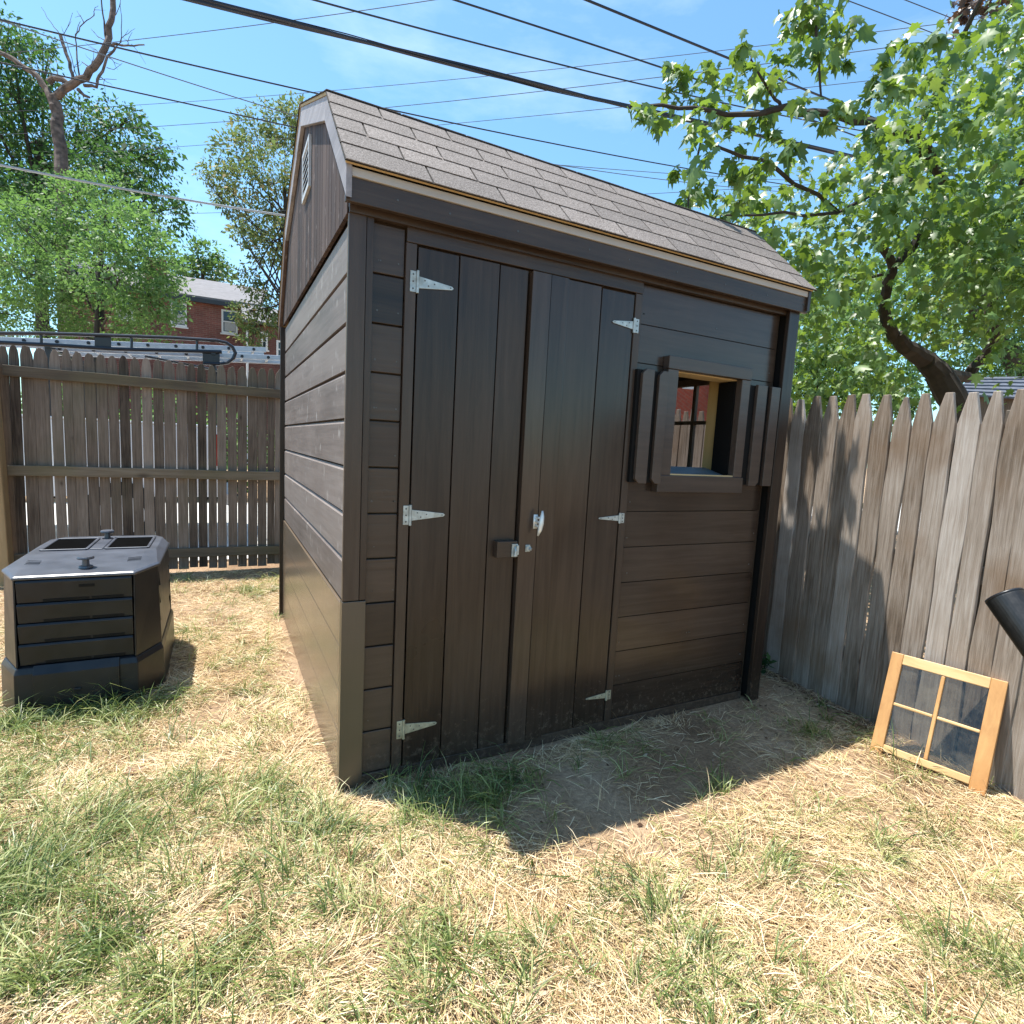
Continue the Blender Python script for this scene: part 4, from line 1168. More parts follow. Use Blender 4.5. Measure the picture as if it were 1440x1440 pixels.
wire([(57, 70), (393, 31), (610, 0)], None, [16, 14, 12.5], .009, M['wire_grey'], 'faint line rising from the dead tree to the top edge above the shed')
wire([(0, 189), (353, 168), (540, 152), (940, 107)], None, [20, 17, 15.5, 13], .009, M['wire_grey'], 'faint line rising rightwards just above the roof ridge')
wire([(150, 150), (480, 127), (840, 90), (1290, 38)], None, [20, 17, 14.5, 12], .008, M['wire_grey'], 'long faint line rising rightwards below the two middle cables')
wire([(227, 208), (400, 195), (860, 152), (950, 143)], None, [20, 18, 15, 14.4], .008, M['wire_grey'], 'faint line running to the maple tip, dipping behind the roof peak')
wire([(200, 302), (400, 296), (960, 270)], None, [22, 20, 16], .008, M['wire_grey'], 'lowest faint line, reappearing just over the right end of the roof')
wire([(740, 225), (860, 243), (1080, 268)], 1, 9.5, .009, M['wire_grey'], 'upper of two close thin lines over the right half of the roof')
wire([(740, 228), (860, 238), (1080, 252)], 1, 10.0, .008, M['wire_grey'], 'lower fainter line of the close pair over the right half of the roof')
wire([(1206, 6), (1295, 40), (1400, 82)], 1, 8.0, .012, M['wire'], 'short run of black line at top right between two maple boughs')
wire([(1273, 0), (1352, 31), (1440, 66)], 1, 8.4, .012, M['wire'], 'black line in the top right corner nearest the reddish maple leaves')

# ------------------------------------------------------------------ TREES
def leaf_cloud(name, mat, pos, tip, nrm, size, shape, tint, parent=None, fold=0.25, droop=0.2):
    "pos/tip/nrm: (N,3) arrays; shape: (K,2) outline, y along the tip"
    N = len(pos)
    tip = tip/np.linalg.norm(tip, axis=1, keepdims=True)
    sd = np.cross(tip, nrm); sd = sd/(np.linalg.norm(sd, axis=1, keepdims=True)+1e-9)
    nr = np.cross(sd, tip)
    sh_ = np.array(shape); K = len(sh_)
    cen = np.array([[0, 0.38]]) if K > 5 else None
    allp = np.vstack([sh_, cen]) if cen is not None else sh_
    zl = -fold*np.abs(allp[:, 0])-droop*allp[:, 1]**2
    S = size[:, None, None]
    V = pos[:, None, :]+S*(allp[None, :, 0:1]*sd[:, None, :]+allp[None, :, 1:2]*tip[:, None, :]+zl[None, :, None]*nr[:, None, :])
    kk = len(allp)
    b_ = (np.arange(N)*kk)[:, None]
    if cen is not None:
        i = np.arange(K)
        tri = np.stack([i, (i+1) % K, np.full(K, K)], -1).ravel()
        loops = (b_+tri[None, :]).ravel(); counts = np.full(N*K, 3); t = np.repeat(tint, K)
    else:      # 4-point leaf: two triangles folded on the midrib
        tri = np.array([0, 1, 2, 0, 2, 3]); loops = (b_+tri[None, :]).ravel(); counts = np.full(N*2, 3); t = np.repeat(tint, 2)
    return np_mesh(name, V.reshape(-1, 3), loops, counts, t, mat, parent)

half = [(0.02, 0), (0.10, 0.03), (0.24, 0.0), (0.22, 0.16), (0.45, 0.36), (0.22, 0.43), (0.25, 0.66), (0.10, 0.64)]
MAPLE = half+[(0, 1.0)]+[(-x_, y_) for x_, y_ in half[::-1]]
RHOMB = [(0, 0), (0.26, 0.45), (0, 1.0), (-0.26, 0.45)]
NARROW = [(0, 0), (0.16, 0.45), (0, 1.0), (-0.16, 0.45)]

M['maple'] = leafmat('maple_leaves', [(0.0, (0.020, 0.052, 0.018)), (0.35, (0.052, 0.112, 0.032)), (0.7, (0.108, 0.190, 0.052)), (1.0, (0.24, 0.33, 0.11))], trans=0.30, tcol=(0.36, 0.54, 0.05), rough=0.44, spec=0.42)
M['redleaf'] = leafmat('bronze_maple_leaves', [(0.0, (0.035, 0.022, 0.016)), (1.0, (0.075, 0.045, 0.028))], trans=0.3, tcol=(0.16, 0.07, 0.03))
M['bright'] = leafmat('bright_green_leaves', [(0.0, (0.038, 0.095, 0.032)), (0.5, (0.092, 0.175, 0.060)), (1.0, (0.22, 0.31, 0.125))], trans=0.40, tcol=(0.22, 0.40, 0.08), rough=0.55, spec=0.3)
M['dark'] = leafmat('dark_green_leaves', [(0.0, (0.018, 0.048, 0.022)), (0.5, (0.036, 0.088, 0.036)), (1.0, (0.085, 0.155, 0.055))], trans=0.35, tcol=(0.12, 0.26, 0.04), rough=0.6, spec=0.25)
M['seedy'] = leafmat('green_leaves_with_tan_seeds', [(0.0, (0.060, 0.11, 0.040)), (0.5, (0.13, 0.19, 0.062)), (0.75, (0.25, 0.25, 0.09)), (1.0, (0.46, 0.33, 0.17))], trans=0.35, tcol=(0.2, 0.28, 0.08), rough=0.6, spec=0.25)
M['midgreen'] = leafmat('mid_green_leaves', [(0.0, (0.03, 0.075, 0.03)), (0.5, (0.06, 0.125, 0.045)), (1.0, (0.12, 0.19, 0.07))], trans=0.4, tcol=(0.18, 0.32, 0.06))

def rand_dir(n, up=0.0):
    d = rng.normal(0, 1, (n, 3)); d[:, 2] += up
    return d/np.linalg.norm(d, axis=1, keepdims=True)

def crown(clusters, per, size, droop=0.3, jitter=0.5):
    "clusters: list of (centre, radius); leaves gather in small sprays on and inside each blob"
    P, T = [], []
    for c_, r_ in clusters:
        n_sp = max(6, int(per*r_*r_))
        d = rand_dir(n_sp)
        d[:, 2] *= 0.85
        rad_ = r_*np.cbrt(rng.uniform(.25, 1.0, n_sp))*rng.uniform(.8, 1.12, n_sp)
        sc = np.asarray(c_)+d*rad_[:, None]
        k = 9
        sp = np.repeat(sc, k, 0)+rng.normal(0, r_*0.10*jitter+size*0.8, (n_sp*k, 3))*np.array([1, 1, .55])
        out = np.repeat(d, k, 0)
        P.append(sp); T.append(out)
    P, T = np.vstack(P), np.vstack(T)
    n = len(P)
    tip_ = T+rng.normal(0, .7, (n, 3)); tip_[:, 2] -= droop
    nr = rand_dir(n, 1.1)
    return P, tip_, nr, rng.gamma(9, size/9, n)

def limb(mb, pts, r0, r1, n=8, wob=0.0):
    pts = [np.asarray(p, float) for p in pts]
    out = []
    for a, b_ in zip(pts[:-1], pts[1:]):
        for k in range(3): out.append(lerp(a, b_, k/3)+(rng.normal(0, wob, 3) if wob and (k or out) else 0))
    out.append(pts[-1])
    m = len(out)
    mb.tube(out, [lerp(r0, r1, (i/(m-1))**.8) for i in range(m)], n)

def tree(name, label, group, base_uv, depth, trunk_top, blobs, per, leaf, mat, bark, shape, trunk_r, dz=0.8, droop=.3, cat='tree'):
    base = atd(*base_uv, depth); base = np.array([base[0], base[1], 0.0])
    t = thing(name, label, cat, tuple(base), group)
    top = atd(*trunk_top, depth)
    tm = MB()
    limb(tm, [base, lerp(base, top, .5)+rng.normal(0, .08, 3), top], trunk_r, trunk_r*.45, 10)
    cl_ = []
    ppm = FPX/depth
    for u, v, rp in blobs:
        c_ = atd(u, v, depth+rng.uniform(-dz, dz)); cl_.append((c_, rp/ppm))
    for c_, r_ in cl_:
        s_ = lerp(base, top, rng.uniform(.55, 1.0))
        limb(tm, [s_, lerp(s_, c_, .55)+np.array([0, 0, -.1*r_])+rng.normal(0, .06*r_, 3), c_], trunk_r*.32, trunk_r*.06, 6, .03*r_)
        for _ in range(4):
            e = c_+rand_dir(1)[0]*r_*.9
            limb(tm, [lerp(s_, c_, .8), e], trunk_r*.12, trunk_r*.03, 5, .03*r_)
    tm.build('trunk', bark, t)
    P, T, Nn, S = crown(cl_, per, leaf, droop)
    tint = np.clip(rng.normal(.5, .24, len(P))+0.10*np.sin(P[:, 0]*3)*np.sin(P[:, 2]*3.3), 0, 1)
    leaf_cloud('crown', mat, P, T, Nn, S, shape, tint, t)
    return t

# tall dark tree at far left
tree('leafy_tree', 'tall dark green tree at far left, behind the bare dead tree', 'trees beyond the left fence', (60, 470), 24, (55, 200),
     [(-30, 110, 75), (20, 90, 50), (35, 165, 55), (-20, 220, 80), (30, 250, 60), (60, 60, 18), (120, 175, 42), (170, 200, 55), (200, 245, 45), (150, 260, 60), (220, 300, 40), (225, 215, 22), (90, 300, 70), (0, 320, 80), (110, 220, 40), (185, 165, 18), (15, 45, 22)],
     75, .17, M['dark'], M['bark_dark'], RHOMB, .35, 2.0, .6)
# bright green tree in front of it
tree('leafy_tree', 'bushy bright green tree filling the left above the fence', 'trees beyond the left fence', (142, 560), 13, (142, 330),
     [(60, 320, 50), (120, 300, 55), (180, 330, 50), (30, 380, 55), (100, 370, 60), (170, 385, 60), (215, 375, 40), (225, 425, 32), (60, 440, 55), (140, 440, 60), (205, 450, 40), (-20, 350, 50), (-20, 430, 55), (100, 265, 28), (150, 262, 26), (210, 325, 26), (10, 300, 30), (240, 400, 18)],
     300, .085, M['bright'], M['bark_dark'], RHOMB, .09, 0.9, .15)
# airy tree with tan seed clusters, half behind the shed
tree('leafy_tree', 'airy tree with tan seed clusters, half hidden by the left gable of the shed', 'trees beyond the left fence', (420, 520), 21, (400, 260),
     [(330, 215, 30), (360, 190, 32), (400, 175, 34), (420, 160, 22), (310, 245, 22), (290, 243, 12), (345, 255, 26), (380, 235, 32), (330, 285, 26), (312, 278, 14), (360, 310, 30), (395, 290, 30), (340, 330, 18), (372, 350, 28), (350, 395, 20), (400, 340, 32), (345, 440, 20), (370, 455, 26), (352, 478, 18), (385, 430, 25), (430, 200, 30), (440, 260, 40), (365, 410, 18)],
     150, .125, M['seedy'], M['bark_dark'], RHOMB, .14, 1.2, .2)
# small rounded tree over the house roof
tree('leafy_tree', 'small rounded tree rising behind the grey house roof', 'trees beyond the left fence', (285, 480), 44, (285, 380),
     [(285, 360, 22), (265, 378, 18), (305, 380, 18), (285, 385, 22), (255, 392, 12), (315, 392, 10), (248, 372, 10)],
     42, .30, M['midgreen'], M['bark_dark'], RHOMB, .25, 1.0, .2)

# dead tree: bare forked trunk
dd = 17.0
b0 = atd(84, 300, dd); dt_base = np.array([b0[0], b0[1], 0.0])
dead = thing('dead_tree', 'bare dead tree with a forked pale trunk and broken limbs at upper left', 'tree', tuple(dt_base))
tm = MB()
A = lambda u, v, d=0.0: atd(u, v, dd+d)
limb(tm, [dt_base, A(86, 240), A(83, 190), A(78, 145)], .20, .15, 12, .02)
limb(tm, [A(80, 160), A(76, 138), A(92, 125), A(120, 108), A(140, 85), A(150, 60), A(156, 28), A(160, -20), A(168, -90)], .135, .065, 10, .02)
limb(tm, [A(76, 150), A(66, 125), A(52, 108), A(30, 92), A(0, 74), A(-60, 40)], .105, .055, 10, .02)
tm.build('trunk', M['deadbark'], dead)
lm = MB()
limb(lm, [A(68, 116), A(75, 110), A(88, 112), A(96, 118)], .09, .07, 8)
limb(lm, [A(103, 112), A(98, 88), A(90, 68), A(85, 50)], .045, .05, 7, .01)
limb(lm, [A(112, 110), A(107, 70), A(106, 48), A(118, 33), A(132, 22)], .025, .010, 5, .01)
limb(lm, [A(118, 120), A(135, 122), A(140, 108), A(152, 80), A(163, 66)], .05, .03, 7, .015)
limb(lm, [A(153, 63), A(165, 62), A(180, 64), A(203, 63)], .045, .018, 7, .008)
limb(lm, [A(110, 126), A(118, 134), A(126, 137)], .06, .03, 7)
limb(lm, [A(150, 60), A(146, 30), A(142, 0), A(138, -40)], .03, .015, 5, .01)
limb(lm, [A(170, 60), A(171, 30), A(169, 8)], .014, .007, 5, .01)
limb(lm, [A(128, 96), A(122, 92), A(115, 87)], .02, .012, 5)
limb(lm, [A(85, 50), A(72, 32), A(58, 10)], .014, .006, 5, .01)
limb(lm, [A(108, 108), A(97, 68), A(90, 50), A(102, 18)], .012, .005, 5, .01)
limb(lm, [A(107, 50), A(110, 36), A(113, 30)], .012, .006, 5)
limb(lm, [A(137, 112), A(150, 111), A(164, 112)], .012, .006, 5)
limb(lm, [A(150, 95), A(160, 98), A(172, 89)], .012, .005, 5)
limb(lm, [A(135, 142), A(160, 142), A(167, 137)], .010, .005, 5)
limb(lm, [A(185, 62), A(196, 75), A(205, 90)], .008, .004, 5)
for (u0, v0), (u1, v1) in (((156, 28), (172, -10)), ((150, 60), (128, 40)), ((92, 125), (78, 80)), ((30, 92), (22, 60)), ((52, 108), (40, 78)), ((142, 80), (120, 60)), ((120, 108), (132, 70)), ((163, 66), (190, 40)), ((180, 64), (186, 45)), ((96, 118), (120, 150)),
                         ((85, 52), (100, 30)), ((118, 33), (108, 15)), ((132, 22), (138, 8)), ((152, 80), (170, 92)), ((10, 80), (6, 55)), ((160, -10), (180, -30)), ((140, 108), (158, 120)), ((140, 85), (160, 70)), ((103, 112), (112, 85))):
    mid = ((u0+u1)/2+rng.uniform(-5, 5), (v0+v1)/2+rng.uniform(-5, 5))
    limb(lm, [A(u0, v0), A(*mid), A(u1, v1)], .016, .004, 5, .012)
    limb(lm, [A(*mid), A(u1+rng.uniform(-18, 18), v1+rng.uniform(-4, 12))], .009, .003, 4, .01)
lm.build('limb', M['deadbark'], dead)

# maple at right, its boughs reaching over the shed roof
md = 7.0
mb0 = atd(1348, 600, md); mbase = np.array([mb0[0], mb0[1], 0.0])
maple = thing('maple_tree', 'large maple at right, broad lobed leaves hanging over the right end of the shed roof', 'tree', tuple(mbase))
tm = MB()
B = lambda u, v, d: atd(u, v, d)
fork = B(1322, 530, md)
limb(tm, [mbase, B(1345, 570, md), fork], .20, .15, 12)
limb(tm, [fork, B(1300, 505, md), B(1272, 488, md-.2), B(1262, 470, md-.3)], .15, .07, 10, .01)
limb(tm, [B(1285, 495, md-.1), B(1255, 470, md-.3), B(1243, 440, md-.5), B(1247, 405, md-.7), B(1256, 372, md-.9), B(1238, 345, md-1.1), B(1232, 325, md-1.2)], .08, .035, 8, .01)
limb(tm, [B(1256, 372, md-.9), B(1280, 350, md-.8), B(1300, 318, md-.9), B(1330, 260, md-1.2), B(1290, 190, md-1.7), B(1240, 178, md-2.0), B(1200, 170, md-2.9), B(1160, 160, md-3.2), B(1105, 153, md-3.35), B(1060, 164, md-3.35), B(1000, 160, md-3.35), B(930, 150, md-3.35), B(885, 148, md-3.35)], .055, .008, 7, .012)
limb(tm, [B(1330, 260, md-1.2), B(1290, 200, md-1.6), B(1262, 185, md-1.8), B(1230, 180, md-2)], .045, .03, 7, .01)
limb(tm, [B(1105, 153, md-3.35), B(1090, 137, md-3.355), B(1060, 100, md-3.45), B(1045, 60, md-3.45)], .014, .005, 5, .01)
limb(tm, [B(1152, -80, md-3.45), B(1149, 0, md-3.45), B(1148, 60, md-3.45), B(1155, 140, md-3.45)], .014, .006, 6, .004)
limb(tm, [B(1330, 260, md-1.2), B(1260, 250, md-1.6), B(1180, 300, md-1.9), B(1100, 300, md-2.8), B(1010, 302, md-3.2)], .03, .006, 6, .012)
limb(tm, [B(1180, 300, md-1.9), B(1080, 230, md-2.8), B(1030, 215, md-3.2), B(985, 190, md-3.35), B(965, 330, md-3.35)], .02, .005, 5, .012)
limb(tm, [B(1252, 385, md-.8), B(1215, 392, md-1), B(1182, 397, md-1.1)], .022, .008, 6, .01)
limb(tm, [fork, B(1360, 530, md+.4), B(1385, 500, md+.3), B(1400, 470, md+.1), B(1395, 380, md-.4), B(1440, 250, md-1)], .09, .03, 8, .01)
limb(tm, [B(1290, 190, md-1.7), B(1340, 80, md-2), B(1380, 0, md-2.9), B(1400, -60, md-2.9)], .03, .012, 6, .01)
tm.build('trunk', M['bark_dark'], maple)

def inpoly(u, v, poly):
    c_ = np.zeros(len(u), bool); n = len(poly)
    for i in range(n):
        x0, y0 = poly[i]; x1, y1 = poly[(i+1) % n]
        k = ((y0 > v) != (y1 > v)) & (u < (x1-x0)*(v-y0)/((y1-y0) or 1e-9)+x0)
        c_ ^= k
    return c_
def sprays(n, poly, d0, d1, k, spread, dens=None):
    u = rng.uniform(min(p[0] for p in poly), max(p[0] for p in poly), n*6); v = rng.uniform(min(p[1] for p in poly), max(p[1] for p in poly), n*6)
    ok = inpoly(u, v, poly)
    if dens is not None: ok &= rng.random(len(u)) < dens(u, v)
    u, v = u[ok][:n], v[ok][:n]
    dp_ = rng.uniform(d0, d1, len(u))
    C = np.array([atd(a, b_, c_) for a, b_, c_ in zip(u, v, dp_)])
    L_ = rng.normal(0, spread*1.5, (len(C)*k, 3))*np.array([1, 1, .16])
    tl_ = np.repeat(rng.normal(0, .45, (len(C), 2)), k, 0)                    # each spray is a tilted, drooping fan
    L_[:, 2] += L_[:, 0]*tl_[:, 0]+L_[:, 1]*tl_[:, 1]-0.9*np.hypot(L_[:, 0], L_[:, 1])**2/spread*0.35
    P = np.repeat(C, k, 0)+L_
    return P
MP = []
# hanging bough over the roof (clumps along the twigs, gaps between)
clumps = [(890, 150, 10), (905, 158, 13), (925, 165, 14), (945, 120, 18), (940, 95, 10), (965, 100, 18), (985, 130, 20), (975, 165, 22), (995, 95, 16), (1010, 150, 22), (990, 195, 20), (985, 225, 20), (975, 260, 18), (968, 285, 16),
          (1020, 180, 18), (1035, 120, 22), (1050, 90, 18), (1040, 60, 10), (1060, 130, 20), (1080, 110, 22), (1095, 80, 18), (1070, 160, 12), (1100, 105, 18), (1120, 50, 18), (1115, 25, 20), (1140, 20, 20), (1130, 75, 14), (1165, 25, 22),
          (1150, 70, 14), (1175, 60, 20), (1190, 40, 18), (1170, 85, 12), (1190, 85, 8), (1085, 185, 10), (1130, 140, 12), (1160, 165, 12), (1040, 210, 14), (1060, 235, 14), (1025, 240, 14), (1000, 265, 14), (1045, 270, 16), (1085, 215, 12), (1110, 200, 10),
          (1180, 150, 10), (1210, 150, 14), (1230, 110, 8), (1245, 80, 12), (1270, 60, 14), (1290, 70, 22), (1255, 120, 14), (1290, 110, 26), (1330, 90, 26), (1320, 45, 16), (1225, 135, 10), (1140, 0, 24), (1180, 0, 22), (945, 240, 8), (1010, 300, 14), (960, 310, 12)]
for u, v, rp in clumps:
    dpt = rng.uniform(3.3, 4.2)
    c_ = atd(u, v, dpt); r_ = rp/(FPX/dpt)
    n_ = int(4+rp*0.75)
    d_ = rng.normal(0, .55, (n_, 3))*r_
    MP.append(c_+d_)
big = [(1000, 300), (1040, 255), (1100, 215), (1150, 222), (1205, 190), (1250, 150), (1262, 105), (1290, 85), (1330, 70), (1370, 30), (1430, -30), (1560, -30), (1560, 420), (1380, 400), (1300, 330), (1240, 350), (1180, 400), (1130, 440), (1100, 400), (1060, 350)]
MP.append(sprays(440, big, 3.9, 6.6, 15, .125))
low = [(1090, 400), (1180, 330), (1260, 320), (1330, 300), (1560, 330), (1560, 480), (1480, 470), (1400, 430), (1340, 470), (1290, 470), (1240, 520), (1180, 560), (1090, 560)]
MP.append(sprays(170, low, 5.4, 8.4, 14, .14))
MP.append(sprays(90, [(1330, 300), (1560, 200), (1560, 420), (1420, 430)], 4.6, 6.0, 12, .12))
dark_low = [(1100, 430), (1230, 420), (1290, 480), (1280, 560), (1100, 575)]
MP.append(sprays(190, dark_low, 6.0, 8.8, 11, .16))
P = np.vstack(MP)
# the leaning trunk stands clear of leaves on the yard side
w_ = (P-CAM_POS)@FW; u_ = 720+FPX*((P-CAM_POS)@RT)/w_; v_ = 720-FPX*((P-CAM_POS)@UP)/w_
trunk_gap = inpoly(u_, v_, [(1238, 455), (1290, 470), (1325, 505), (1360, 500), (1380, 560), (1300, 600), (1275, 520), (1240, 490)]) & (w_ < 7.3)
fork_gap = inpoly(u_, v_, [(1225, 330), (1250, 340), (1262, 365), (1300, 320), (1308, 335), (1262, 400), (1255, 450), (1236, 450), (1240, 380)]) & (w_ < 6.6) & (rng.random(len(P)) < .8)
P = P[~(trunk_gap | fork_gap)]
n = len(P)
T = rng.normal(0, .6, (n, 3)); T[:, 2] = rng.normal(-.5, .35, n)
away = P-np.array([fork[0], fork[1], 2.6]); away[:, 2] = np.abs(away[:, 2])*.4
away = away/np.linalg.norm(away, axis=1, keepdims=True)
Nn = away*.5+rng.normal(0, .42, (n, 3)); Nn[:, 2] += .95
tint = np.clip(rng.normal(.45, .22, n), 0, 1)
leaf_cloud('crown', M['maple'], P, T, Nn, np.clip(rng.gamma(9, .0103, n), .04, .16), MAPLE, tint, maple, fold=.30, droop=.35)

# reddish-leaved bough at the very top right: another tree's twig end
rt_ = thing('purple_leaved_tree', 'bronze-leaved bough poking in at the top right corner', 'tree', tuple(atd(1420, -60, 6.5)*np.array([1, 1, 0])))
tm = MB(); tb = atd(1420, -60, 6.5)
limb(tm, [(tb[0]+3.2, tb[1]-1.5, 0), (tb[0]+2.4, tb[1]-1.2, tb[2]*.6), tb], .12, .03, 8)
limb(tm, [tb, atd(1390, -10, 6.2), atd(1365, 25, 6.0)], .03, .006, 6)
tm.build('trunk', M['bark_dark'], rt_)
P = sprays(16, [(1345, -10), (1420, -10), (1400, 15), (1365, 30), (1355, 45)], 5.9, 6.3, 8, .07)
n = len(P); T = rng.normal(0, .5, (n, 3)); T[:, 2] -= .8
leaf_cloud('crown', M['redleaf'], P, T, rand_dir(n, .5), rng.uniform(.08, .13, n), MAPLE, rng.random(n), rt_)

# second, smaller-leaved tree behind the maple, with a pale limb
def tree_behind():
    d_ = 11.5
    b_ = atd(1450, 600, d_); base = np.array([b_[0], b_[1], 0])
    t = thing('leafy_tree', 'fine-leaved green tree behind the maple, with a pale slanting limb at right', 'tree', tuple(base), 'trees beyond the right fence')
    tm = MB()
    limb(tm, [base, atd(1442, 540, d_), atd(1425, 505, d_), atd(1400, 468, d_), atd(1385, 430, d_), atd(1370, 350, d_)], .26, .10, 10, .02)
    limb(tm, [atd(1400, 468, d_), atd(1330, 400, d_), atd(1300, 330, d_)], .10, .03, 7, .02)
    tm.build('trunk', M['bark'], t)
    P = []
    bl = [(1300, 390, 55), (1350, 420, 60), (1270, 430, 45), (1400, 380, 60), (1440, 440, 60), (1330, 340, 55), (1400, 300, 60), (1250, 380, 40), (1300, 470, 40), (1390, 470, 45), (1440, 520, 45), (1480, 380, 60), (1220, 450, 40), (1170, 470, 45), (1130, 500, 40), (1350, 250, 50), (1430, 220, 60), (1410, 535, 25), (1215, 400, 45), (1170, 420, 45), (1130, 450, 45), (1250, 500, 40), (1330, 500, 40), (1300, 540, 22), (1270, 530, 30), (1200, 510, 40), (1360, 520, 35), (1110, 520, 35), (1160, 540, 35), (1420, 480, 50), (1380, 350, 60), (1290, 300, 50)]
    cl_ = [(atd(u, v, d_+rng.uniform(-1, 1)), r_/(FPX/d_)) for u, v, r_ in bl]
    P, T, Nn, S = crown(cl_, 230, .085, .3)
    leaf_cloud('crown', M['bright'], P, T, Nn, S, RHOMB, np.clip(rng.normal(.45, .22, len(P)), 0, 1), t)
tree_behind()
# hedge-like shrubs low behind the right fence
def shrub(u0, label, blobs, d_, mat, per=240, leaf=.085):
    b_ = atd(u0, 640, d_); base = np.array([b_[0], b_[1], 0])
    t = thing('shrub', label, 'shrub', tuple(base), 'shrubs behind the right fence')
    cl_ = [(atd(u, v, d_+rng.uniform(-.3, .3)), r_/(FPX/d_)) for u, v, r_ in blobs]
    tm = MB()
    for c_, r_ in cl_: limb(tm, [base+rng.normal(0, .05, 3)*np.array([1, 1, 0]), lerp(base, c_, .6)+rng.normal(0, .05, 3), c_], .03, .008, 5)
    tm.build('stem', M['bark_dark'], t)
    P, T, Nn, S = crown(cl_, per, leaf, .3)
    leaf_cloud('foliage', mat, P, T, Nn, S, RHOMB, np.clip(rng.normal(.4, .22, len(P)), 0, 1), t)
shrub(1150, 'dark shrub behind the pickets closest to the shed', [(1120, 500, 30), (1150, 520, 35), (1185, 530, 30), (1130, 550, 35), (1180, 570, 35), (1100, 530, 25)], 7.5, M['dark'])
shrub(1250, 'dark shrub under the leaning maple trunk', [(1220, 530, 30), (1260, 540, 30), (1290, 560, 28), (1240, 575, 30)], 8.6, M['dark'])

# ------------------------------------------------------------------ WEED by the shed corner
wg = at(1073, 945, 2, 0.0)
weed = thing('weed', 'small dark leafy weed in the corner between shed and picket fence', 'plant', (wg[0], wg[1], 0))
tm = MB()
P, T = [], []
for k in range(5):
    e = np.array([wg[0]+rng.normal(0, .03), wg[1]+rng.normal(0, .03), rng.uniform(.06, .15)])
    tm.tube([(wg[0], wg[1], -0.01), e], [.002, .0015], 5)
    for j in range(6): P.append(lerp(np.array([wg[0], wg[1], .02]), e, rng.uniform(.4, 1))); T.append(rng.normal(0, 1, 3)*np.array([1, 1, .3])+np.array([0, 0, -.2]))
tm.build('stem', M['bark_dark'], weed)
P, T = np.array(P), np.array(T)
leaf_cloud('foliage', M['dark'], P, T, rand_dir(len(P), 1.5), rng.uniform(.04, .07, len(P)), RHOMB, rng.random(len(P)), weed)

# ------------------------------------------------------------------ PICKUP with ladder rack, beyond the left fence
TY = 5.8
pk = thing('pickup_truck', 'white pickup truck with black ladder rack, glimpsed through and above the left fence', 'truck', (-3.0, TY+1, 0))
tb_ = MB()
xr, xl = -0.40, -3.2
zr = 1.50
tb_.box(xl, xr, TY, TY+.07, .62, zr); tb_.box(xl, xr, TY+1.93, TY+2.0, .62, zr); tb_.box(xr-.05, xr, TY+.0705, TY+1.9295, .62, zr-.03); tb_.box(xl, xr-.0505, TY+.0705, TY+1.9295, .62, .74)
tb_.box(xl-.02, xr+.02, TY-.015, TY+.075, zr+.001, zr+.03)
tb_.build('bed', M['whitecar'], pk, bevel=0.012)
cabm = MB()
cabm.prism([(-3.22, TY+.02, .62), (-3.22, TY+.02, 1.5), (-3.32, TY+.1, 2.12), (-4.9, TY+.1, 2.15), (-5.45, TY+.02, 1.55), (-6.6, TY+.02, 1.42), (-6.65, TY+.02, .62)], (0, 1.9, 0))
cabm.build('cab', M['whitecar'], pk, bevel=0.03)
MB().prism([(-3.5, TY-.005, 1.55), (-3.55, TY+.07, 2.02), (-4.75, TY+.07, 2.02), (-5.1, TY-.005, 1.55)], (0, .02, 0)).build('side_window', M['darkglass'], pk)
for zz0, zz1 in ((1.02, 1.42),):
    MB().box(xr-.10, xr+.012, TY-.012, TY+.10, zz0, zz1).build('tail_light', M['red'], pk, bevel=.01)
MB().box(xr+.015, xr+.14, TY+.1, TY+1.9, .5, .66).build('bumper', M['alu'], pk, bevel=.02)
for xw in (-1.5, -5.6):
    wh = MB().tube([(xw, TY-.03, .40), (xw, TY+.22, .40)], .40, 28).build('wheel', M['rubber'], pk)
    MB().tube([(xw, TY-.04, .40), (xw, TY-.032, .40)], .24, 20).build('rim', M['alu'], wh)
# rack
def rk(u, v, y=TY): return at(u, v, 1, y)
rkm = MB()
up_ = [rk(-260, 470), rk(-80, 468), rk(0, 469), rk(60, 469), rk(155, 472), rk(240, 475), rk(305, 479), rk(318, 482), rk(327, 488), rk(331, 496), rk(328, 504), rk(320, 510), rk(308, 512), rk(287, 511)]
rkm.tube(up_, .022, 8)
rkm.tube([rk(-260, 476), rk(0, 482), rk(80, 486), rk(160, 491), rk(312, 495)], .026, 8)
for u, v0, v1 in ((58, 469, 485), (185, 474, 492), (277, 477, 494)):
    rkm.tube([rk(u, v0), rk(u, v1)], .014, 6)
rkm.prism([rk(133, 472), rk(156, 473), rk(156, 490), rk(133, 489)], (0, .02, 0))
rkm.prism([rk(285, 497), rk(309, 498), rk(309, 514), rk(285, 513)], (0, .02, 0))
for u, v0 in ((67, 486), (300, 496)):
    a = rk(u, v0); rkm.bar(a+np.array([0, .03, 0]), np.array([a[0]-.015, TY+.03, zr+.03]), .055, .055, up=(1, 0, 0))
    z_ = a[2]
    rkm.bar((a[0], TY-.02, z_-.0), (a[0], TY+2.0, z_-.0), .05, .05)
    rkm.bar((a[0], TY+1.97, z_), (a[0]-.015, TY+1.97, zr+.03), .055, .055, up=(1, 0, 0))
rkm.tube([rk(200, 497)+np.array([0, .3, 0]), rk(310, 512)+np.array([0, .9, 0])], .018, 6)
rkm.tube([(-4.0, TY+1.95, 2.50), (-0.45, TY+1.95, 2.55)], .024, 8)
rkm.build('ladder_rack', M['rack'], pk)
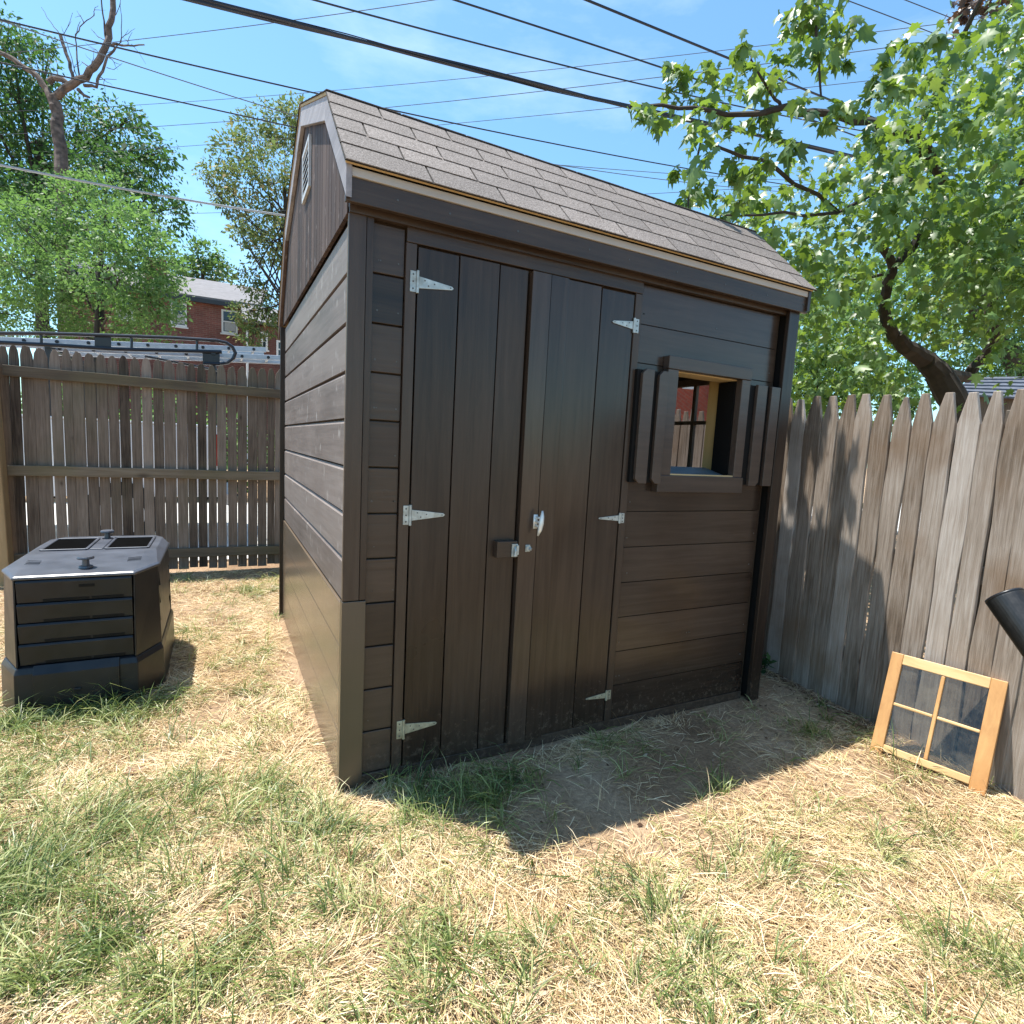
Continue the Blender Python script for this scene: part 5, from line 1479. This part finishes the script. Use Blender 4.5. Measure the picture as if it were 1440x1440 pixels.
# ladders on the rack
def ladder(p0, p1, wid, label, y):
    c_ = (p0+p1)/2
    t = thing('extension_ladder', label, 'ladder', (c_[0], c_[1], 0), 'ladders on the truck rack')
    r_ = MB()
    for dy in (0, wid):
        r_.bar(p0+np.array([0, dy, 0]), p1+np.array([0, dy, 0]), .03, .064)
    r_.build('side_rail', M['alu'], t, bevel=.004)
    g_ = MB(); L = np.linalg.norm(p1-p0); k = int(L/.29)
    for i in range(k):
        q = lerp(p0, p1, (i+.5)/k)
        g_.tube([q+np.array([0, .01, 0]), q+np.array([0, wid, 0])], .017, 8)
    g_.build('rung', M['alu'], t)
    e_ = MB()
    for i in range(k):
        q = lerp(p0, p1, (i+.5)/k)
        e_.tube([q+np.array([0, -.024, 0]), q+np.array([0, -.012, 0])], .020, 8)
    e_.build('rung_end', M['rack'], t)
ladder(at(-200, 470, 1, 6.15), at(374, 492, 1, 6.15), .42, 'upper aluminium ladder on the truck rack, its end short of the shed', 6.15)
ladder(at(60, 489, 1, 6.02), at(430, 505, 1, 6.02), .45, 'lower aluminium ladder on the truck rack, running on behind the shed', 6.02)

# ------------------------------------------------------------------ BRICK HOUSES beyond the left fence
def far_window(parent, x0, x1, z0, z1, y, curtain=True, shutters=False):
    f_ = MB(); t_ = .085
    f_.box(x0, x0+t_, y-.05, y-.002, z0, z1); f_.box(x1-t_, x1, y-.05, y-.002, z0, z1)
    f_.box(x0+t_, x1-t_, y-.05, y-.002, z0, z0+t_); f_.box(x0+t_, x1-t_, y-.05, y-.002, z1-t_, z1)
    zm = (z0+z1)/2
    f_.box(x0+t_, x1-t_, y-.045, y-.002, zm-.03, zm+.03)
    w_ = f_.build('window', M['trim'], parent)
    MB().box(x0+t_, x1-t_, y-.02, y-.003, z0+t_, z1-t_).build('pane', M['darkglass'], w_)
    if curtain:
        MB().box(x0+.13, x1-.10, y-.024, y-.0205, z0+.13, zm-.04).build('curtain', M['curtain'], w_)
    MB().box(x0-.06, x1+.06, y-.08, y-.002, z0-.07, z0-.003).build('sill', M['trim'], w_)
    if shutters:
        for a in (x0-.36, x1+.04):
            MB().box(a, a+.32, y-.05, y-.003, z0, z1).build('shutter', M['shutter_far'], parent)
HY = 30.0
bh = thing('brick_house', 'red brick house with a grey roof and white windows, seen over the left fence', 'house', (0, HY+4, 0))
MB().box(-6.5, 1.2, HY, HY+8, 0, 7.72).build('wall', M['brick'], bh)
rf = MB().prism([(-6.7, HY-.3, 7.76), (1.4, HY-.3, 7.82), (1.9, HY+3.8, 9.55), (-6.7, HY+3.8, 9.50)], (0, 0, .14)).prism([(-6.7, HY+3.81, 9.50), (1.9, HY+3.81, 9.55), (1.4, HY+8.3, 7.8), (-6.7, HY+8.3, 7.76)], (0, 0, .14)).build('roof', M['house_roof'], bh)
MB().box(-6.7, 1.4, HY-.36, HY-.31, 7.64, 7.84).build('gutter', M['shutter_far'], bh)
MB().box(-3.75, -2.85, HY+1.2, HY+2.2, 7.9, 9.75).build('chimney', M['brick'], rf)
far_window(bh, -0.44, 0.28, 6.38, 7.52, HY)
far_window(bh, -2.62, -1.93, 6.42, 7.55, HY)
far_window(bh, -4.8, -4.1, 6.42, 7.55, HY)
H2 = 26.0
bh2 = thing('brick_house', 'darker brick house between the left edge of the shed and the airy tree', 'house', (3.5, H2+3, 0))
MB().box(0.62, 7.0, H2, H2+6, 0, 6.3).build('wall', M['brick_dark'], bh2)
MB().prism([(0.4, H2-.3, 6.3), (7.2, H2-.3, 6.3), (7.2, H2+3, 7.6), (0.4, H2+3, 7.6)], (0, 0, .12)).prism([(0.4, H2+3.01, 7.6), (7.2, H2+3.01, 7.6), (7.2, H2+6.3, 6.3), (0.4, H2+6.3, 6.3)], (0, 0, .12)).build('roof', M['house_roof'], bh2)
far_window(bh2, 1.13, 1.42, 5.25, 6.02, H2, False, False)
far_window(bh2, 1.78, 2.1, 4.95, 5.75, H2, False, False)
MB().tube([(0.58, H2-.08, 0.1), (0.58, H2-.08, 6.2)], .05, 8).build('downspout', M['trim'], bh2)

# ------------------------------------------------------------------ right side: neighbour's shed roof and brick house behind the fence
ns = thing('neighbour_shed', 'blue-grey shingled low roof just behind the right picket fence under the maple', 'shed', (10.6, 2.6, 0))
a0, a1 = atd(1344, 556, 9.0), atd(1520, 566, 8.8)
r0, r1 = atd(1362, 531, 10.0), atd(1520, 529, 9.9)
nr_ = MB()
for k in range(6):
    t0, t1 = k/6, (k+1)/6+.02
    nr_.add([lerp(a0, r0, t0)+np.array([0, 0, .03]), lerp(a1, r1, t0)+np.array([0, 0, .03]), lerp(a1, r1, t1), lerp(a0, r0, t1),
             lerp(a0, r0, t0), lerp(a1, r1, t0), lerp(a1, r1, t1)-np.array([0, 0, .03]), lerp(a0, r0, t1)-np.array([0, 0, .03])],
            [(0, 1, 2, 3), (7, 6, 5, 4), (0, 4, 5, 1), (1, 5, 6, 2), (2, 6, 7, 3), (3, 7, 4, 0)])
nr_.build('roof', M['slate'], ns)
wv = MB()
w0, w1 = lerp(a0, r0, .10), lerp(a1, r1, .10)
wv.prism([(w0[0], w0[1], 0), (w1[0], w1[1], 0), (w1[0], w1[1], w1[2]-.02), (w0[0], w0[1], w0[2]-.02)], (.06, .06, 0))
wv.build('wall', M['fence_l'], ns)

rh0 = atd(900, 540, 14.0); rh1 = atd(1085, 543, 14.2)
dv = (rh1-rh0); dv[2] = 0; Lh = np.linalg.norm(dv); dv = dv/Lh; nv = np.array([-dv[1], dv[0], 0])
if nv@FW < 0: nv = -nv
rb = np.array([rh0[0], rh0[1], 0])
bh3 = thing('brick_house', 'bright red brick house behind the right fence, seen through the shed window', 'house', tuple(rb+dv*Lh/2+nv*3))
q = lambda a, d, z: rb+dv*a+nv*d+np.array([0, 0, z])
MB().prism([q(-5, 0, 0), q(Lh, 0, 0), q(Lh, 0, 4.4), q(-5, 0, 4.4)], nv*6).build('wall', M['brick_r'], bh3)
MB().prism([q(-5.3, -.3, 4.41), q(Lh+.3, -.3, 4.41), q(Lh+.3, 3, 5.5), q(-5.3, 3, 5.5)], (0, 0, .12)).prism([q(-5.3, 3.01, 5.5), q(Lh+.3, 3.01, 5.5), q(Lh+.3, 6.3, 4.41), q(-5.3, 6.3, 4.41)], (0, 0, .12)).build('roof', M['house_roof'], bh3)
def wall_uv(u, v):
    o, d = ray(u, v); t = ((rb-o)@nv)/(d@nv); p = o+d*t
    return (p-rb)@dv, p[2]
a1_, z1_ = wall_uv(1006, 500); a2_, z2_ = wall_uv(1007, 600)
MB().bar(q(a1_, -.06, 0.1), q(a1_, -.06, 4.3), .11, .09, up=tuple(nv)).build('downspout', M['trim'], bh3)
wa, wz1 = wall_uv(961, 526); wb, wz0 = wall_uv(981, 548)
f_ = MB()
for (x0, x1, z0, z1) in ((wa, wa+.09, wz0, wz1+.5), (wb-.09, wb, wz0, wz1+.5), (wa+.09, wb-.09, wz0, wz0+.09), (wa+.09, wb-.09, wz1+.41, wz1+.5)):
    f_.prism([q(x0, -.05, z0), q(x1, -.05, z0), q(x1, -.05, z1), q(x0, -.05, z1)], nv*.048)
w_ = f_.build('window', M['trim'], bh3)
MB().prism([q(wa+.09, -.02, wz0+.09), q(wb-.09, -.02, wz0+.09), q(wb-.09, -.02, wz1+.41), q(wa+.09, -.02, wz1+.41)], nv*.017).build('pane', M['darkglass'], w_)

for k, (u, lab) in enumerate(((110, 'low hedge bush behind the truck, left of the ladder end'), (300, 'low hedge bush behind the truck, below the brick house window'))):
    hb = at(u, 560, 1, 11.5)
    t = thing('shrub', lab, 'shrub', (hb[0], hb[1], 0), 'bushes across the alley')
    cl_ = [((hb[0]+rng.uniform(-1.6, 1.6), hb[1]+rng.uniform(-.4, .4), rng.uniform(.4, 1.9)), rng.uniform(.4, .6)) for _ in range(16)]
    tm = MB()
    for c_, r_ in cl_: limb(tm, [np.array([hb[0]+rng.normal(0, .3), hb[1], 0]), np.array(c_)], .03, .01, 5)
    tm.build('stem', M['bark_dark'], t)
    P, T, Nn, S = crown(cl_, 130, .09, .3)
    leaf_cloud('foliage', M['bright'], P, T, Nn, S, RHOMB, np.clip(rng.normal(.4, .22, len(P)), 0, 1), t)

# ------------------------------------------------------------------ leaf litter: scraps of dry leaf and bark over the lawn
def litter():
    n = 2600
    x = rng.uniform(-2.6, 3.0, n); y = rng.uniform(-1.9, 4.1, n)
    x2 = rng.uniform(0, 1, 900); s_ = rng.uniform(-.3, 1.0, 900)
    bx = P0[0]+FD[0]*s_-FN[0]*np.abs(rng.normal(.05, .06, 900)); by = P0[1]+FD[1]*s_-FN[1]*np.abs(rng.normal(.05, .06, 900))
    x = np.concatenate([x, bx]); y = np.concatenate([y, by])
    ok = in_yard(x, y) & visible(x, y)[0] & (rng.random(len(x)) < np.where(np.arange(len(x)) >= n, 1.0, .3+.7*bareness(x, y)))
    x, y = x[ok], y[ok]; m = len(x)
    P = np.stack([x, y, gz(x, y)+rng.uniform(.004, .016, m)], -1)
    T = rng.normal(0, 1, (m, 3)); T[:, 2] *= .18
    Nn = rng.normal(0, .35, (m, 3)); Nn[:, 2] += 1
    mt = leafmat('leaf_scraps', [(0.0, (0.07, 0.04, 0.025)), (0.5, (0.19, 0.115, 0.07)), (0.85, (0.36, 0.25, 0.17)), (1.0, (0.55, 0.45, 0.36))], trans=.1, tcol=(.3, .2, .1), rough=.7, spec=.2)
    o = leaf_cloud('leaf_litter', mt, P, T, Nn, rng.gamma(3, .0055, m)+.004, [(0, 0), (.28, .3), (.1, 1.0), (-.3, .55)], rng.random(m), None, fold=.5, droop=.3)
    tag(o, kind='stuff')
litter()
